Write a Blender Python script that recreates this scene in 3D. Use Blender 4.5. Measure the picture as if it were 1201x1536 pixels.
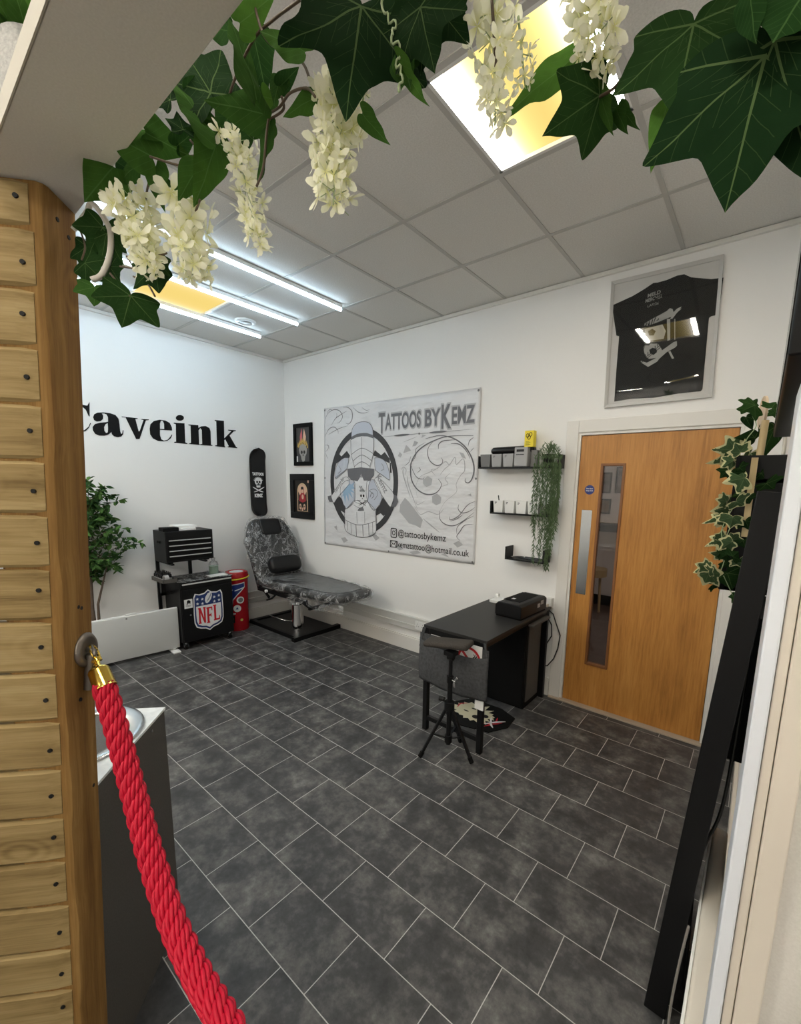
import bpy, bmesh, math, random
from mathutils import Vector as V, Matrix
random.seed(5)
PI=math.pi
for o in list(bpy.data.objects): bpy.data.objects.remove(o)
SC=bpy.context.scene; COL=SC.collection
# ---------------- camera ----------------
cam=bpy.data.cameras.new('camera'); cam_o=bpy.data.objects.new('camera',cam); COL.objects.link(cam_o)
cr=V((0.78532,0.61873,0.02102)); cu=V((-0.11228,0.10896,0.98768)); cf=V((-0.60882,0.77801,-0.15504))
m=Matrix((cr,cu,-cf)).transposed().to_4x4(); m.translation=V((4.7335,-3.2202,1.6630)); cam_o.matrix_world=m
cam.sensor_fit='AUTO'; cam.sensor_width=36; cam.lens=640.7/1536*36; cam.shift_x=-34.3/1536; cam.shift_y=61.4/1536
cam.clip_start=.02; cam.clip_end=60; SC.camera=cam_o
# ---------------- world, exposure ----------------
w=bpy.data.worlds.new('world'); SC.world=w; w.use_nodes=True
w.node_tree.nodes['Background'].inputs[0].default_value=(.8,.85,1,1); w.node_tree.nodes['Background'].inputs[1].default_value=.35
SC.view_settings.view_transform='Standard'; SC.view_settings.look='None'; SC.view_settings.gamma=1
SC.view_settings.use_curve_mapping=False; SC.view_settings.exposure=1.25
SC.cycles.use_denoising=True; SC.cycles.max_bounces=10; SC.cycles.diffuse_bounces=6; SC.cycles.transparent_max_bounces=24; SC.cycles.caustics_reflective=False; SC.cycles.caustics_refractive=False
SC.cycles.sample_clamp_indirect=6
TUBE_COL=(.62,.83,1.0); TUBE_STR=10.5; EDGE_COL=(1,.93,.81); EDGE_STR=40; WARM=(1.0,.74,.22); WARM_STR=.40
BACK_STR=20; BACK_COL=(1,.93,.82)  # strength and colour of the added panels behind the camera
# ---------------- materials ----------------
def lin(c):
    return tuple(((x/255)/12.92 if x/255<=.04045 else ((x/255+.055)/1.055)**2.4) for x in c)
class NT:
    def __init__(s,name):
        s.m=bpy.data.materials.new(name); s.m.use_nodes=True; s.t=s.m.node_tree; s.b=s.t.nodes['Principled BSDF']; s.out=s.t.nodes['Material Output']
    def n(s,typ,ins=None,**kw):
        nd=s.t.nodes.new(typ)
        for k,v in kw.items(): setattr(nd,k,v)
        if ins:
            for k,v in ins.items():
                if isinstance(v,bpy.types.NodeSocket): s.t.links.new(v,nd.inputs[k])
                else: nd.inputs[k].default_value=v
        return nd
    def l(s,a,b): s.t.links.new(a,b)
    def math(s,op,a,b=0,c=None):
        nd=s.n('ShaderNodeMath',{0:a,1:b} if c is None else {0:a,1:b,2:c},operation=op); return nd.outputs[0]
    def mix(s,f,a,b):
        nd=s.n('ShaderNodeMix',data_type='RGBA')
        for i,v in ((0,f),(6,a),(7,b)):
            if isinstance(v,bpy.types.NodeSocket): s.l(v,nd.inputs[i])
            else: nd.inputs[i].default_value=v if i==0 else (*v[:3],1)
        return nd.outputs[2]
    def ramp(s,f,stops):
        nd=s.n('ShaderNodeValToRGB',{0:f}); e=nd.color_ramp.elements
        while len(e)<len(stops): e.new(.5)
        for i,(p,c) in enumerate(stops):
            e[i].position=p; e[i].color=(*c[:3],1) if len(c)>=3 else (c[0],)*3+(1,)
        return nd.outputs[0]
    def noise(s,vec,scale,detail=4,rough=.5):
        nd=s.n('ShaderNodeTexNoise',{'Scale':scale,'Detail':detail,'Roughness':rough})
        if vec is not None: s.l(vec,nd.inputs['Vector'])
        return nd.outputs[0]
    def mapping(s,scale=(1,1,1),rot=(0,0,0),src='Object'):
        tc=s.n('ShaderNodeTexCoord'); mp=s.n('ShaderNodeMapping',{'Vector':tc.outputs[src],'Scale':scale,'Rotation':rot}); return mp.outputs[0]
    def bump(s,h,strength=.2,dist=.002):
        nd=s.n('ShaderNodeBump',{'Height':h,'Strength':strength,'Distance':dist}); s.l(nd.outputs[0],s.b.inputs['Normal'])
def P(name,col,rough=.5,metal=0,spec=.5,bump=None,**kw):
    t=NT(name); b=t.b; b.inputs['Base Color'].default_value=(*col[:3],1); b.inputs['Roughness'].default_value=rough; b.inputs['Metallic'].default_value=metal
    b.inputs['Specular IOR Level'].default_value=spec
    for k,v in kw.items(): b.inputs[k.replace('_',' ')].default_value=v
    if bump: t.bump(t.noise(t.mapping(),bump[0],3),bump[1],bump[2] if len(bump)>2 else .002)
    return t.m
def EMI(name,col,st):
    t=NT(name); t.b.inputs['Base Color'].default_value=(0,0,0,1); t.b.inputs['Specular IOR Level'].default_value=0; t.b.inputs['Emission Color'].default_value=(*col,1); t.b.inputs['Emission Strength'].default_value=st; return t.m
def mottled(name,c1,c2,scale,rough=.6,bump=0,stretch=(1,1,1),detail=5,spec=.5,lo=.35,hi=.65):
    t=NT(name); v=t.mapping(stretch); f=t.noise(v,scale,detail,.6)
    t.l(t.ramp(f,[(lo,c1),(hi,c2)]),t.b.inputs['Base Color']); t.b.inputs['Roughness'].default_value=rough; t.b.inputs['Specular IOR Level'].default_value=spec
    if bump: t.bump(f,bump,.003)
    return t.m
M={}
M['wall']=P('wall_paint',(.85,.84,.82),.75,spec=.25,bump=(60,.06))
M['fascia']=P('shelf_edge_paint',(.42,.40,.34),.6)
M['wall2']=mottled('textured_plaster',(.62,.60,.56),(.67,.65,.61),320,.85,0,spec=.2)
M['ceil']=mottled('mineral_ceiling_tile',(.66,.645,.61),(.76,.745,.71),140,.95,.15,spec=.1)
M['tbar']=P('ceiling_grid_metal',(.50,.49,.46),.6)
M['trimw']=P('white_gloss_paint',(.74,.72,.68),.35)
M['cream']=P('cream_gloss_paint',(.66,.61,.53),.4,bump=(120,.04))
M['upvc']=P('white_plastic_profile',(.70,.74,.80),.3)
M['trunk']=P('plastic_trunking',(.66,.65,.62),.4)
M['threshold']=P('threshold_wood',(.42,.35,.27),.5)
M['black']=P('satin_black',(.0045,.0045,.005),.42,spec=.28)
M['blackm']=P('matt_black',(.005,.005,.005),.7,spec=.15)
M['blackg']=P('gloss_black',(.003,.003,.0035),.15,spec=.35)
M['blacks']=P('black_textured_laminate',(.019,.018,.017),.5,spec=.4,bump=(300,.1))
M['chrome']=P('chrome',(.75,.75,.76),.08,1)
M['steel']=P('brushed_steel',(.55,.57,.58),.25,1)
M['silver']=P('silver_trim',(.62,.62,.61),.35,.3)
M['galv']=mottled('sink_steel',(.62,.66,.68),(.75,.79,.80),30,.3)
M['dgrey']=mottled('dark_grey_panel',(.062,.058,.052),(.085,.08,.072),200,.6,.0)
M['gold']=P('polished_brass',(.86,.60,.12),.14,1)
M['dmetal']=P('dark_pewter',(.20,.18,.16),.42,.8)
M['white']=P('white_plastic',(.78,.78,.76),.4)
M['radw']=P('heater_enamel',(.56,.57,.56),.35)
M['lgrey']=P('light_grey_plastic',(.36,.36,.36),.5)
M['mgrey']=P('grey_plastic',(.17,.17,.17),.5)
M['dkfab']=mottled('grey_fabric',(.055,.057,.06),(.08,.083,.087),60,.95,.4,spec=.1)
M['pad']=mottled('charcoal_fabric',(.045,.04,.036),(.07,.063,.056),250,.95,.3,spec=.1)
M['vinyl']=P('black_vinyl',(.006,.006,.0065),.34,spec=.35,bump=(14,.3,.01))
M['yellow']=P('yellow_card',(.83,.66,.03),.5)
M['paper']=P('paper_white',(.85,.85,.83),.7)
M['redg']=P('red_gloss',(.45,.012,.02),.25)
M['ropey']=P('rope_red',(.40,.003,.022),.5,spec=.25)
M['roped']=P('rope_red_dark',(.16,.001,.008),.7,spec=.2)
M['blueg']=P('logo_blue',(.01,.03,.13),.3)
M['redp']=P('logo_red',(.55,.01,.02),.35)
M['whitep']=P('logo_white',(.8,.8,.8),.4)
M['mcream']=P('mat_cream',(.62,.58,.40),.7)
M['blackp']=P('print_black',(.008,.008,.008),.6,spec=.2)
M['vinylblack']=P('wall_vinyl_black',(.004,.004,.004),.5,spec=.2)
M['emb_d']=P('print_dark',(.035,.035,.038),.5)
M['emb_b']=P('print_blue',(.30,.45,.60),.5)
M['emb_w']=P('print_lilac',(.52,.55,.62),.5)
M['emb_g']=P('print_grey',(.13,.13,.14),.5)
M['faint']=P('print_faint',(.42,.42,.43),.5)
M['midp']=P('print_mid_grey',(.28,.28,.29),.5)
M['bannerw']=mottled('banner_pvc',(.66,.66,.67),(.72,.72,.73),2,.30,.0)
M['pen']=P('pen_black',(.02,.02,.02),.3)
M['bluesign']=P('sign_blue',(.01,.03,.19),.35)
M['green']=P('pale_green_liquid',(.30,.52,.36),.25,Transmission_Weight=.25)
M['clear']=P('clear_plastic',(.86,.88,.88),.12,Transmission_Weight=.8,Alpha=.55)
M['grout']=P('grout',(.3,.3,.29),.7)
M['shirt']=mottled('black_cotton',(.0045,.005,.0055),(.007,.0075,.008),120,.9,.2,spec=.15)
M['sprint']=P('shirt_print_grey',(.30,.30,.285),.8)
M['mount']=P('mount_board',(.55,.54,.52),.6)
M['soil']=P('dark_soil',(.02,.015,.01),.9)
M['bark']=mottled('brown_bark',(.06,.04,.028),(.12,.085,.06),40,.8,.4,(1,1,.2))
M['stem']=P('green_stem',(.05,.06,.02),.6)
M['stemb']=P('brown_stem',(.09,.06,.035),.6)
M['tendril']=P('pale_tendril',(.30,.38,.20),.5)
M['cable']=P('cable_black',(.012,.012,.012),.45)
M['cableg']=P('cable_grey',(.22,.2,.18),.45)
M['wax']=P('pale_hoop_plastic',(.55,.52,.46),.45)
M['bamboo']=mottled('bamboo',(.45,.33,.16),(.58,.45,.25),20,.5,0,(1,1,.1))
M['woodhoop']=P('wood_hoop',(.62,.48,.34),.5)
M['hess']=mottled('woven_pot',(.33,.33,.32),(.45,.45,.43),200,.9,.5)
M['orange']=P('orange_leaf',(.4,.2,.03),.6)
def banner_folds():
    t=M['bannerw']; nt=t.node_tree; w=NT('tmp'); bpy.data.materials.remove(w.m); w=NT.__new__(NT); w.m=t; w.t=nt; w.b=nt.nodes['Principled BSDF']
    f=w.noise(w.mapping((1.2,1,3.2),(0,.5,0)),2.2,3,.5); w.bump(f,.55,.05)
banner_folds()
def mat_glass():
    t=NT('clear_glass'); tr=t.n('ShaderNodeBsdfTransparent',{0:(.62,.6,.6,1)}); gl=t.n('ShaderNodeBsdfGlossy',{0:(1,1,1,1),'Roughness':.02}); lw=t.n('ShaderNodeLayerWeight',{0:.5}); fr=t.math('MULTIPLY_ADD',t.math('POWER',lw.outputs['Facing'],4),.6,.05)
    mx=t.n('ShaderNodeMixShader'); t.l(fr,mx.inputs[0]); t.l(tr.outputs[0],mx.inputs[1]); t.l(gl.outputs[0],mx.inputs[2]); t.l(mx.outputs[0],t.out.inputs[0]); return t.m
M['glass']=mat_glass()
def mat_film(name='clear_film',haze=.0):
    t=NT(name); tr=t.n('ShaderNodeBsdfTransparent',{0:(1,1,1,1)}); gl=t.n('ShaderNodeBsdfGlossy',{0:(1,1,1,1),'Roughness':.03})
    lw=t.n('ShaderNodeLayerWeight',{0:.5}); fr=t.math('MULTIPLY_ADD',t.math('POWER',lw.outputs['Facing'],4),.6,.055); mx=t.n('ShaderNodeMixShader')
    t.l(fr,mx.inputs[0]); t.l(tr.outputs[0],mx.inputs[1]); t.l(gl.outputs[0],mx.inputs[2]); t.l(mx.outputs[0],t.out.inputs[0]); return t
M['film']=mat_film().m
def mat_wrap():
    t=NT('plastic_wrap'); v=t.mapping((1,1,1)); 
    warp=t.noise(v,3,3); vv=t.n('ShaderNodeVectorMath',{0:v,1:t.n('ShaderNodeCombineXYZ',{0:warp,1:warp,2:warp}).outputs[0]},operation='ADD').outputs[0]
    mp=t.n('ShaderNodeMapping',{'Vector':vv,'Scale':(2.0,4.6,3.4)}).outputs[0]
    n1=t.noise(mp,2.6,6,.62); cre=t.math('ABSOLUTE',t.math('SUBTRACT',n1,.5)); cr=t.ramp(cre,[(0.0,(.75,)*3),(.014,(.30,)*3),(.045,(.0,)*3)])
    n2=t.noise(v,6,3); fac=t.math('ADD',cr,t.math('MULTIPLY',t.math('POWER',n2,4),.5))
    bp=t.n('ShaderNodeBump',{'Height':n1,'Strength':1,'Distance':.02})
    tr=t.n('ShaderNodeBsdfTransparent',{0:(1,1,1,1)}); gl=t.n('ShaderNodeBsdfGlossy',{0:(1,1,1,1),'Roughness':.12,'Normal':bp.outputs[0]}); df=t.n('ShaderNodeBsdfDiffuse',{0:(.55,.56,.57,1),'Normal':bp.outputs[0]})
    lw=t.n('ShaderNodeLayerWeight',{0:.4,'Normal':bp.outputs[0]}); fr=t.n('ShaderNodeMath',{0:t.math('POWER',lw.outputs['Facing'],4),1:.16,2:.04},operation='MULTIPLY_ADD')
    m1=t.n('ShaderNodeMixShader'); t.l(fac,m1.inputs[0]); t.l(tr.outputs[0],m1.inputs[1]); t.l(df.outputs[0],m1.inputs[2])
    m2=t.n('ShaderNodeMixShader'); t.l(fr.outputs[0],m2.inputs[0]); t.l(m1.outputs[0],m2.inputs[1]); t.l(gl.outputs[0],m2.inputs[2]); t.l(m2.outputs[0],t.out.inputs[0]); return t.m
M['wrap']=mat_wrap()
def mat_floor():
    t=NT('slate_vinyl_tile'); g=t.n('ShaderNodeNewGeometry'); sp=t.n('ShaderNodeSeparateXYZ',{0:g.outputs['Position']}); x,y=sp.outputs[0],sp.outputs[1]
    q=.2436;p=.340;y0=-.0919
    ry=t.math('DIVIDE',t.math('SUBTRACT',y0,y),q); row=t.math('FLOOR',ry); fy=t.math('SUBTRACT',ry,row)
    xr=t.math('MULTIPLY_ADD',t.math('SUBTRACT',7,row),.1305,3.9927)
    rx=t.math('DIVIDE',t.math('SUBTRACT',x,xr),p); cx=t.math('FLOOR',rx); fx=t.math('SUBTRACT',rx,cx)
    dx=t.math('MULTIPLY',t.math('MINIMUM',fx,t.math('SUBTRACT',1,fx)),p); dy=t.math('MULTIPLY',t.math('MINIMUM',fy,t.math('SUBTRACT',1,fy)),q)
    d=t.math('MINIMUM',dx,dy); gr=t.math('LESS_THAN',d,.0016)
    wn=t.n('ShaderNodeTexWhiteNoise',{'Vector':t.n('ShaderNodeCombineXYZ',{0:cx,1:row,2:0}).outputs[0]})
    off=t.n('ShaderNodeVectorMath',{0:g.outputs['Position'],1:t.n('ShaderNodeVectorMath',{0:wn.outputs['Color'],1:(7,7,7)},operation='MULTIPLY').outputs[0]},operation='ADD').outputs[0]
    n1=t.noise(off,7.5,8,.66); n2=t.noise(off,32,6,.7)
    f=t.math('ADD',t.math('MULTIPLY',n1,.72),t.math('MULTIPLY',n2,.28))
    c=t.ramp(f,[(.37,(.030,.030,.031)),(.48,(.052,.052,.053)),(.58,(.105,.103,.10)),(.68,(.19,.185,.18))])
    c2=t.mix(gr,c,(.46,.455,.44)); t.l(c2,t.b.inputs['Base Color'])
    t.l(t.math('MULTIPLY_ADD',n2,.25,.36),t.b.inputs['Roughness']); t.b.inputs['Specular IOR Level'].default_value=.4
    t.bump(t.math('SUBTRACT',t.math('MULTIPLY',f,.5),gr),.25,.001); return t.m
M['floor']=mat_floor()
def mat_oak():
    t=NT('oak_veneer'); v=t.mapping((1,1,.06)); n=t.noise(v,95,5,.6); n2=t.noise(t.mapping((1,1,.22)),7,4)
    wv=t.n('ShaderNodeTexWave',{'Vector':t.mapping((1,1,.12)),'Scale':9,'Distortion':9,'Detail':3},wave_type='BANDS').outputs['Fac'] if False else n2
    f=t.math('ADD',t.math('MULTIPLY',n,.55),t.math('MULTIPLY',wv,.45))
    t.l(t.ramp(f,[(.33,(.32,.13,.025)),(.5,(.47,.205,.042)),(.68,(.57,.27,.065))]),t.b.inputs['Base Color']); t.b.inputs['Roughness'].default_value=.42; return t.m
M['oak']=mat_oak()
M['oakd']=P('oak_bead',(.22,.085,.025),.45)
def mat_timber(name,c1,c2,c3,axis,tint):
    # axis: grain direction in world space; fine grain, growth bands, knots and saw marks
    t=NT(name); g=t.n('ShaderNodeNewGeometry'); ax=V(axis).normalized(); q=ax.rotation_difference(V((0,0,1))).to_euler()
    loc=t.n('ShaderNodeMapping',{'Vector':g.outputs['Position'],'Rotation':tuple(q)}).outputs[0]
    st=lambda s_: t.n('ShaderNodeMapping',{'Vector':loc,'Scale':s_}).outputs[0]
    kv=t.n('ShaderNodeTexVoronoi',{'Vector':st((1,1,.55)),'Scale':6.0}); kd=kv.outputs['Distance']; ring=t.math('MULTIPLY',t.math('SINE',t.math('MULTIPLY',kd,90)),t.ramp(kd,[(.05,(1,)*3),(.30,(0,)*3)]))
    band=t.noise(st((22,22,1.3)),1.6,3,.5); fine=t.noise(st((300,300,9)),1,3,.6); blot=t.noise(st((6,6,2.5)),1,4,.6)
    f=t.math('ADD',t.math('ADD',t.math('MULTIPLY',band,.5),t.math('MULTIPLY',fine,.25)),t.math('ADD',t.math('MULTIPLY',blot,.25),t.math('MULTIPLY',ring,.07)))
    base=t.ramp(f,[(.34,c1),(.5,c2),(.66,c3)]); kn=t.ramp(kd,[(.035,(1,)*3),(.07,(0,)*3)]); base=t.mix(t.math('MULTIPLY',kn,.7),base,tint)
    t.l(base,t.b.inputs['Base Color']); t.b.inputs['Roughness'].default_value=.75; t.b.inputs['Specular IOR Level'].default_value=.2
    t.bump(t.math('ADD',t.math('MULTIPLY',fine,.5),band),.5,.0015); return t.m
M['plank']=mat_timber('treated_plank',(.13,.085,.03),(.235,.165,.07),(.32,.24,.115),(-.687,-.727,0),(.06,.03,.012))
M['post']=mat_timber('treated_post',(.12,.055,.015),(.22,.12,.035),(.33,.20,.07),(.016,.045,1),(.06,.025,.008))
def mat_leaf(name,dark,light,vein,nl=5,varieg=False,transl=.25):
    # UV map: x across, y along the leaf with the stalk at the origin; colour attribute rim = 1 at the leaf edge, shade = leaf tone
    t=NT(name); uv=t.n('ShaderNodeUVMap',uv_map='UVMap'); sp=t.n('ShaderNodeSeparateXYZ',{0:uv.outputs[0]}); x,y=sp.outputs[0],sp.outputs[1]
    at=t.n('ShaderNodeAttribute',attribute_name='tone'); rim=at.outputs['Fac']; sep=t.n('ShaderNodeSeparateColor',{0:at.outputs['Color']}); rim,shade=sep.outputs[0],sep.outputs[1]
    ln=None
    if nl==5:
        for a in (0,52,-52,110,-110):
            ca,sa=math.cos(math.radians(a)),math.sin(math.radians(a))
            perp=t.math('ABSOLUTE',t.math('SUBTRACT',t.math('MULTIPLY',x,ca),t.math('MULTIPLY',y,sa))); al=t.math('ADD',t.math('MULTIPLY',x,sa),t.math('MULTIPLY',y,ca))
            v=t.math('MULTIPLY',t.math('LESS_THAN',perp,t.math('MULTIPLY_ADD',al,-.008,.011)),t.math('GREATER_THAN',al,0)); 
            s2=t.math('ABSOLUTE',t.math('SUBTRACT',t.math('FRACT',t.math('MULTIPLY',t.math('SUBTRACT',al,perp),6.5)),.5)); v2=t.math('MULTIPLY',t.math('MULTIPLY',t.math('LESS_THAN',s2,.022),t.math('LESS_THAN',perp,.17)),t.math('MULTIPLY',t.math('GREATER_THAN',al,.05),.35))
            v=t.math('MAXIMUM',v,v2); ln=v if ln is None else t.math('MAXIMUM',ln,v)
    else:
        ax=t.math('ABSOLUTE',x); v=t.math('LESS_THAN',ax,.012); s2=t.math('ABSOLUTE',t.math('SUBTRACT',t.math('FRACT',t.math('MULTIPLY',t.math('SUBTRACT',y,t.math('MULTIPLY',ax,.9)),6)),.5))
        ln=t.math('MAXIMUM',v,t.math('MULTIPLY',t.math('LESS_THAN',s2,.03),.5))
    nz=t.noise(t.mapping(),60,3)
    base=t.mix(shade,dark,light); base=t.mix(t.math('MULTIPLY',nz,.5),base,tuple(c*.55 for c in dark)); base=t.mix(t.math('MULTIPLY',ln,.36),base,vein)
    if varieg:
        rr=t.math('ADD',rim,t.math('MULTIPLY',t.math('SUBTRACT',t.noise(t.mapping(),45,2),.5),.9)); base=t.mix(t.math('GREATER_THAN',rr,.80),base,(.62,.60,.34))
    t.l(base,t.b.inputs['Base Color']); t.b.inputs['Roughness'].default_value=.85; t.b.inputs['Specular IOR Level'].default_value=.03
    tl=t.n('ShaderNodeBsdfTranslucent'); t.l(base,tl.inputs[0]); mx=t.n('ShaderNodeMixShader',{0:transl}); t.l(t.b.outputs[0],mx.inputs[1]); t.l(tl.outputs[0],mx.inputs[2]); t.l(mx.outputs[0],t.out.inputs[0])
    t.bump(t.math('MULTIPLY',ln,-1),.3,.001); return t.m
M['ivy']=mat_leaf('ivy_leaf',(.006,.018,.007),(.06,.15,.03),(.16,.24,.09),transl=.12)
M['ivyv']=mat_leaf('variegated_ivy_leaf',(.03,.06,.03),(.10,.17,.07),(.25,.32,.18),varieg=True)
M['heart']=mat_leaf('heart_leaf',(.012,.04,.012),(.085,.20,.03),(.12,.22,.07),nl=1,transl=.3)
M['ficus']=mat_leaf('ficus_leaf',(.02,.06,.02),(.14,.28,.07),(.2,.3,.12),nl=1)
M['needle']=P('trailing_leaf',(.075,.125,.05),.6)
def mat_petal():
    t=NT('cream_petal'); at=t.n('ShaderNodeAttribute',attribute_name='tone'); sep=t.n('ShaderNodeSeparateColor',{0:at.outputs['Color']})
    base=t.mix(sep.outputs[0],(.60,.60,.18),(.86,.86,.70)); t.l(base,t.b.inputs['Base Color']); t.b.inputs['Roughness'].default_value=.6
    tl=t.n('ShaderNodeBsdfTranslucent'); t.l(base,tl.inputs[0]); mx=t.n('ShaderNodeMixShader',{0:.4}); t.l(t.b.outputs[0],mx.inputs[1]); t.l(tl.outputs[0],mx.inputs[2]); t.l(mx.outputs[0],t.out.inputs[0]); return t.m
M['petal']=mat_petal()
def mat_panel(name,xc,half,warm,wstr,edge,estr):
    # edge-lit panel: brightest along its two lit sides, warm towards the middle
    t=NT(name); g=t.n('ShaderNodeNewGeometry'); x=t.n('ShaderNodeSeparateXYZ',{0:g.outputs['Position']}).outputs[0]
    d=t.math('SUBTRACT',half,t.math('ABSOLUTE',t.math('SUBTRACT',x,xc))); e=t.math('POWER',2.718,t.math('MULTIPLY',d,-22.0))
    t.b.inputs['Base Color'].default_value=(0,0,0,1); t.b.inputs['Specular IOR Level'].default_value=0
    t.l(t.mix(t.math('MINIMUM',t.math('MULTIPLY',e,1.3),1),warm,edge),t.b.inputs['Emission Color']); t.l(t.math('MULTIPLY_ADD',e,estr,wstr),t.b.inputs['Emission Strength']); return t.m
# ---------------- mesh builder ----------------
INV={}
def thing(name,label,cat,loc=(0,0,0),rotz=0,group=None):
    o=bpy.data.objects.new(name,None); COL.objects.link(o); o.location=loc; o.rotation_euler=(0,0,rotz); o.empty_display_size=.05
    o['label']=label; o['category']=cat
    if group: o['group']=group
    mt=Matrix.Translation(V(loc))@Matrix.Rotation(rotz,4,'Z'); INV[o.name]=mt.inverted(); return o
def root_inv(p):
    while p.parent is not None: p=p.parent
    return INV.get(p.name,Matrix.Identity(4))
class MB:
    def __init__(s): s.v=[];s.f=[];s.uv={};s.tone={};s.mi=[];s.cur=0
    def add(s,vs,fs,uvs=None,tones=None):
        b=len(s.v); s.v+=[V(x) for x in vs]
        for f in fs: s.f.append([b+i for i in f]); s.mi.append(s.cur)
        if uvs:
            for i,q in enumerate(uvs): s.uv[b+i]=q
        if tones:
            for i,q in enumerate(tones): s.tone[b+i]=q
        return s
    def box(s,a,b,M_=None,bev=0):
        (x0,y0,z0),(x1,y1,z1)=a,b
        if bev:
            bm=bmesh.new(); vs=[bm.verts.new(p) for p in [(x0,y0,z0),(x1,y0,z0),(x1,y1,z0),(x0,y1,z0),(x0,y0,z1),(x1,y0,z1),(x1,y1,z1),(x0,y1,z1)]]
            for f in [(3,2,1,0),(4,5,6,7),(0,1,5,4),(1,2,6,5),(2,3,7,6),(3,0,4,7)]: bm.faces.new([vs[i] for i in f])
            bmesh.ops.bevel(bm,geom=bm.edges[:],offset=bev,segments=3,affect='EDGES',profile=.5); bm.verts.index_update()
            V_=[v.co.copy() for v in bm.verts]; F_=[[v.index for v in f.verts] for f in bm.faces]; bm.free()
        else:
            V_=[V(p) for p in [(x0,y0,z0),(x1,y0,z0),(x1,y1,z0),(x0,y1,z0),(x0,y0,z1),(x1,y0,z1),(x1,y1,z1),(x0,y1,z1)]]; F_=[(3,2,1,0),(4,5,6,7),(0,1,5,4),(1,2,6,5),(2,3,7,6),(3,0,4,7)]
        if M_ is not None: V_=[M_@p for p in V_]
        return s.add(V_,F_)
    def bar(s,p0,p1,w,h,up=(0,0,1)):
        p0,p1=V(p0),V(p1); d=(p1-p0).normalized(); u=V(up); sd=d.cross(u).normalized(); u=sd.cross(d).normalized()
        vs=[]
        for p in (p0,p1):
            for a,b in ((-1,-1),(1,-1),(1,1),(-1,1)): vs.append(p+sd*a*w/2+u*b*h/2)
        return s.add(vs,[(3,2,1,0),(4,5,6,7),(0,1,5,4),(1,2,6,5),(2,3,7,6),(3,0,4,7)])
    def tube(s,pts,r,n=8,cap=True,closed=False):
        pts=[V(p) for p in pts]; N=len(pts); rs=r if isinstance(r,(list,tuple)) else [r]*N
        t0=(pts[1]-pts[0]).normalized(); nr=t0.orthogonal().normalized(); vs=[]; prev=t0
        for i,p in enumerate(pts):
            if closed: t=(pts[(i+1)%N]-pts[i-1]).normalized()
            else: t=(pts[min(i+1,N-1)]-pts[max(i-1,0)]).normalized()
            q=prev.rotation_difference(t); nr=(q@nr); nr=(nr-t*nr.dot(t)).normalized(); prev=t; bn=t.cross(nr)
            for k in range(n):
                a=2*PI*k/n; vs.append(p+(nr*math.cos(a)+bn*math.sin(a))*rs[i])
        fs=[]
        for i in range(N if closed else N-1):
            j=(i+1)%N
            for k in range(n): fs.append((i*n+k,i*n+(k+1)%n,j*n+(k+1)%n,j*n+k))
        if cap and not closed: fs+= [tuple(range(n))[::-1],tuple((N-1)*n+k for k in range(n))]
        return s.add(vs,fs)
    def cyl(s,p0,p1,r,n=16,r1=None): return s.tube([p0,p1],[r,r if r1 is None else r1],n)
    def lathe(s,prof,c=(0,0,0),axis=(0,0,1),n=24):
        ax=V(axis).normalized(); u=ax.orthogonal().normalized(); w_=ax.cross(u); c=V(c); vs=[]
        for r,h in prof:
            for k in range(n):
                a=2*PI*k/n; vs.append(c+ax*h+(u*math.cos(a)+w_*math.sin(a))*max(r,1e-5))
        fs=[(i*n+k,i*n+(k+1)%n,(i+1)*n+(k+1)%n,(i+1)*n+k) for i in range(len(prof)-1) for k in range(n)]
        return s.add(vs,fs)
    def grid(s,fn,nu,nv):
        vs=[fn(i/nu,j/nv) for j in range(nv+1) for i in range(nu+1)]
        return s.add(vs,[(j*(nu+1)+i,j*(nu+1)+i+1,(j+1)*(nu+1)+i+1,(j+1)*(nu+1)+i) for j in range(nv) for i in range(nu)])
    def poly(s,loops,to3,depth=0.001):
        # filled 2D loops (holes allowed) mapped by to3(x,y,h); back at h=0, front at h=depth
        cu=bpy.data.curves.new('tmp','CURVE'); cu.dimensions='2D'; cu.fill_mode='BOTH'; cu.extrude=.5
        for L in loops:
            sp=cu.splines.new('POLY'); sp.points.add(len(L)-1); sp.use_cyclic_u=True
            for i,(a,b) in enumerate(L): sp.points[i].co=(a,b,0,1)
        return s._curve(cu,to3,depth)
    def text(s,body,size,to3,depth=.001,align='LEFT',bold=0,sx=1,spacing=1):
        cu=bpy.data.curves.new('tmp','FONT'); cu.body=body; cu.size=size; cu.align_x=align; cu.extrude=.5; cu.offset=bold; cu.resolution_u=4; cu.space_character=spacing
        return s._curve(cu,(lambda a,b,h:to3(a*sx,b,h)),depth)
    def split(s,name,mat,parent):
        # every separate piece becomes a part of its own
        key={}; par=list(range(len(s.v)))
        def fd(i):
            while par[i]!=i: par[i]=par[par[i]]; i=par[i]
            return i
        for i,v in enumerate(s.v):
            k=(round(v.x,5),round(v.z,5))
            if k in key: par[fd(i)]=fd(key[k])
            else: key[k]=i
        for f in s.f:
            for j in f[1:]: par[fd(j)]=fd(f[0])
        g={}
        for f in s.f: g.setdefault(fd(f[0]),[]).append(f)
        for fs in g.values():
            ids=sorted({i for f in fs for i in f}); mp={i:k for k,i in enumerate(ids)}; MB().add([s.v[i] for i in ids],[[mp[i] for i in f] for f in fs]).build(name,mat,parent)
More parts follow.
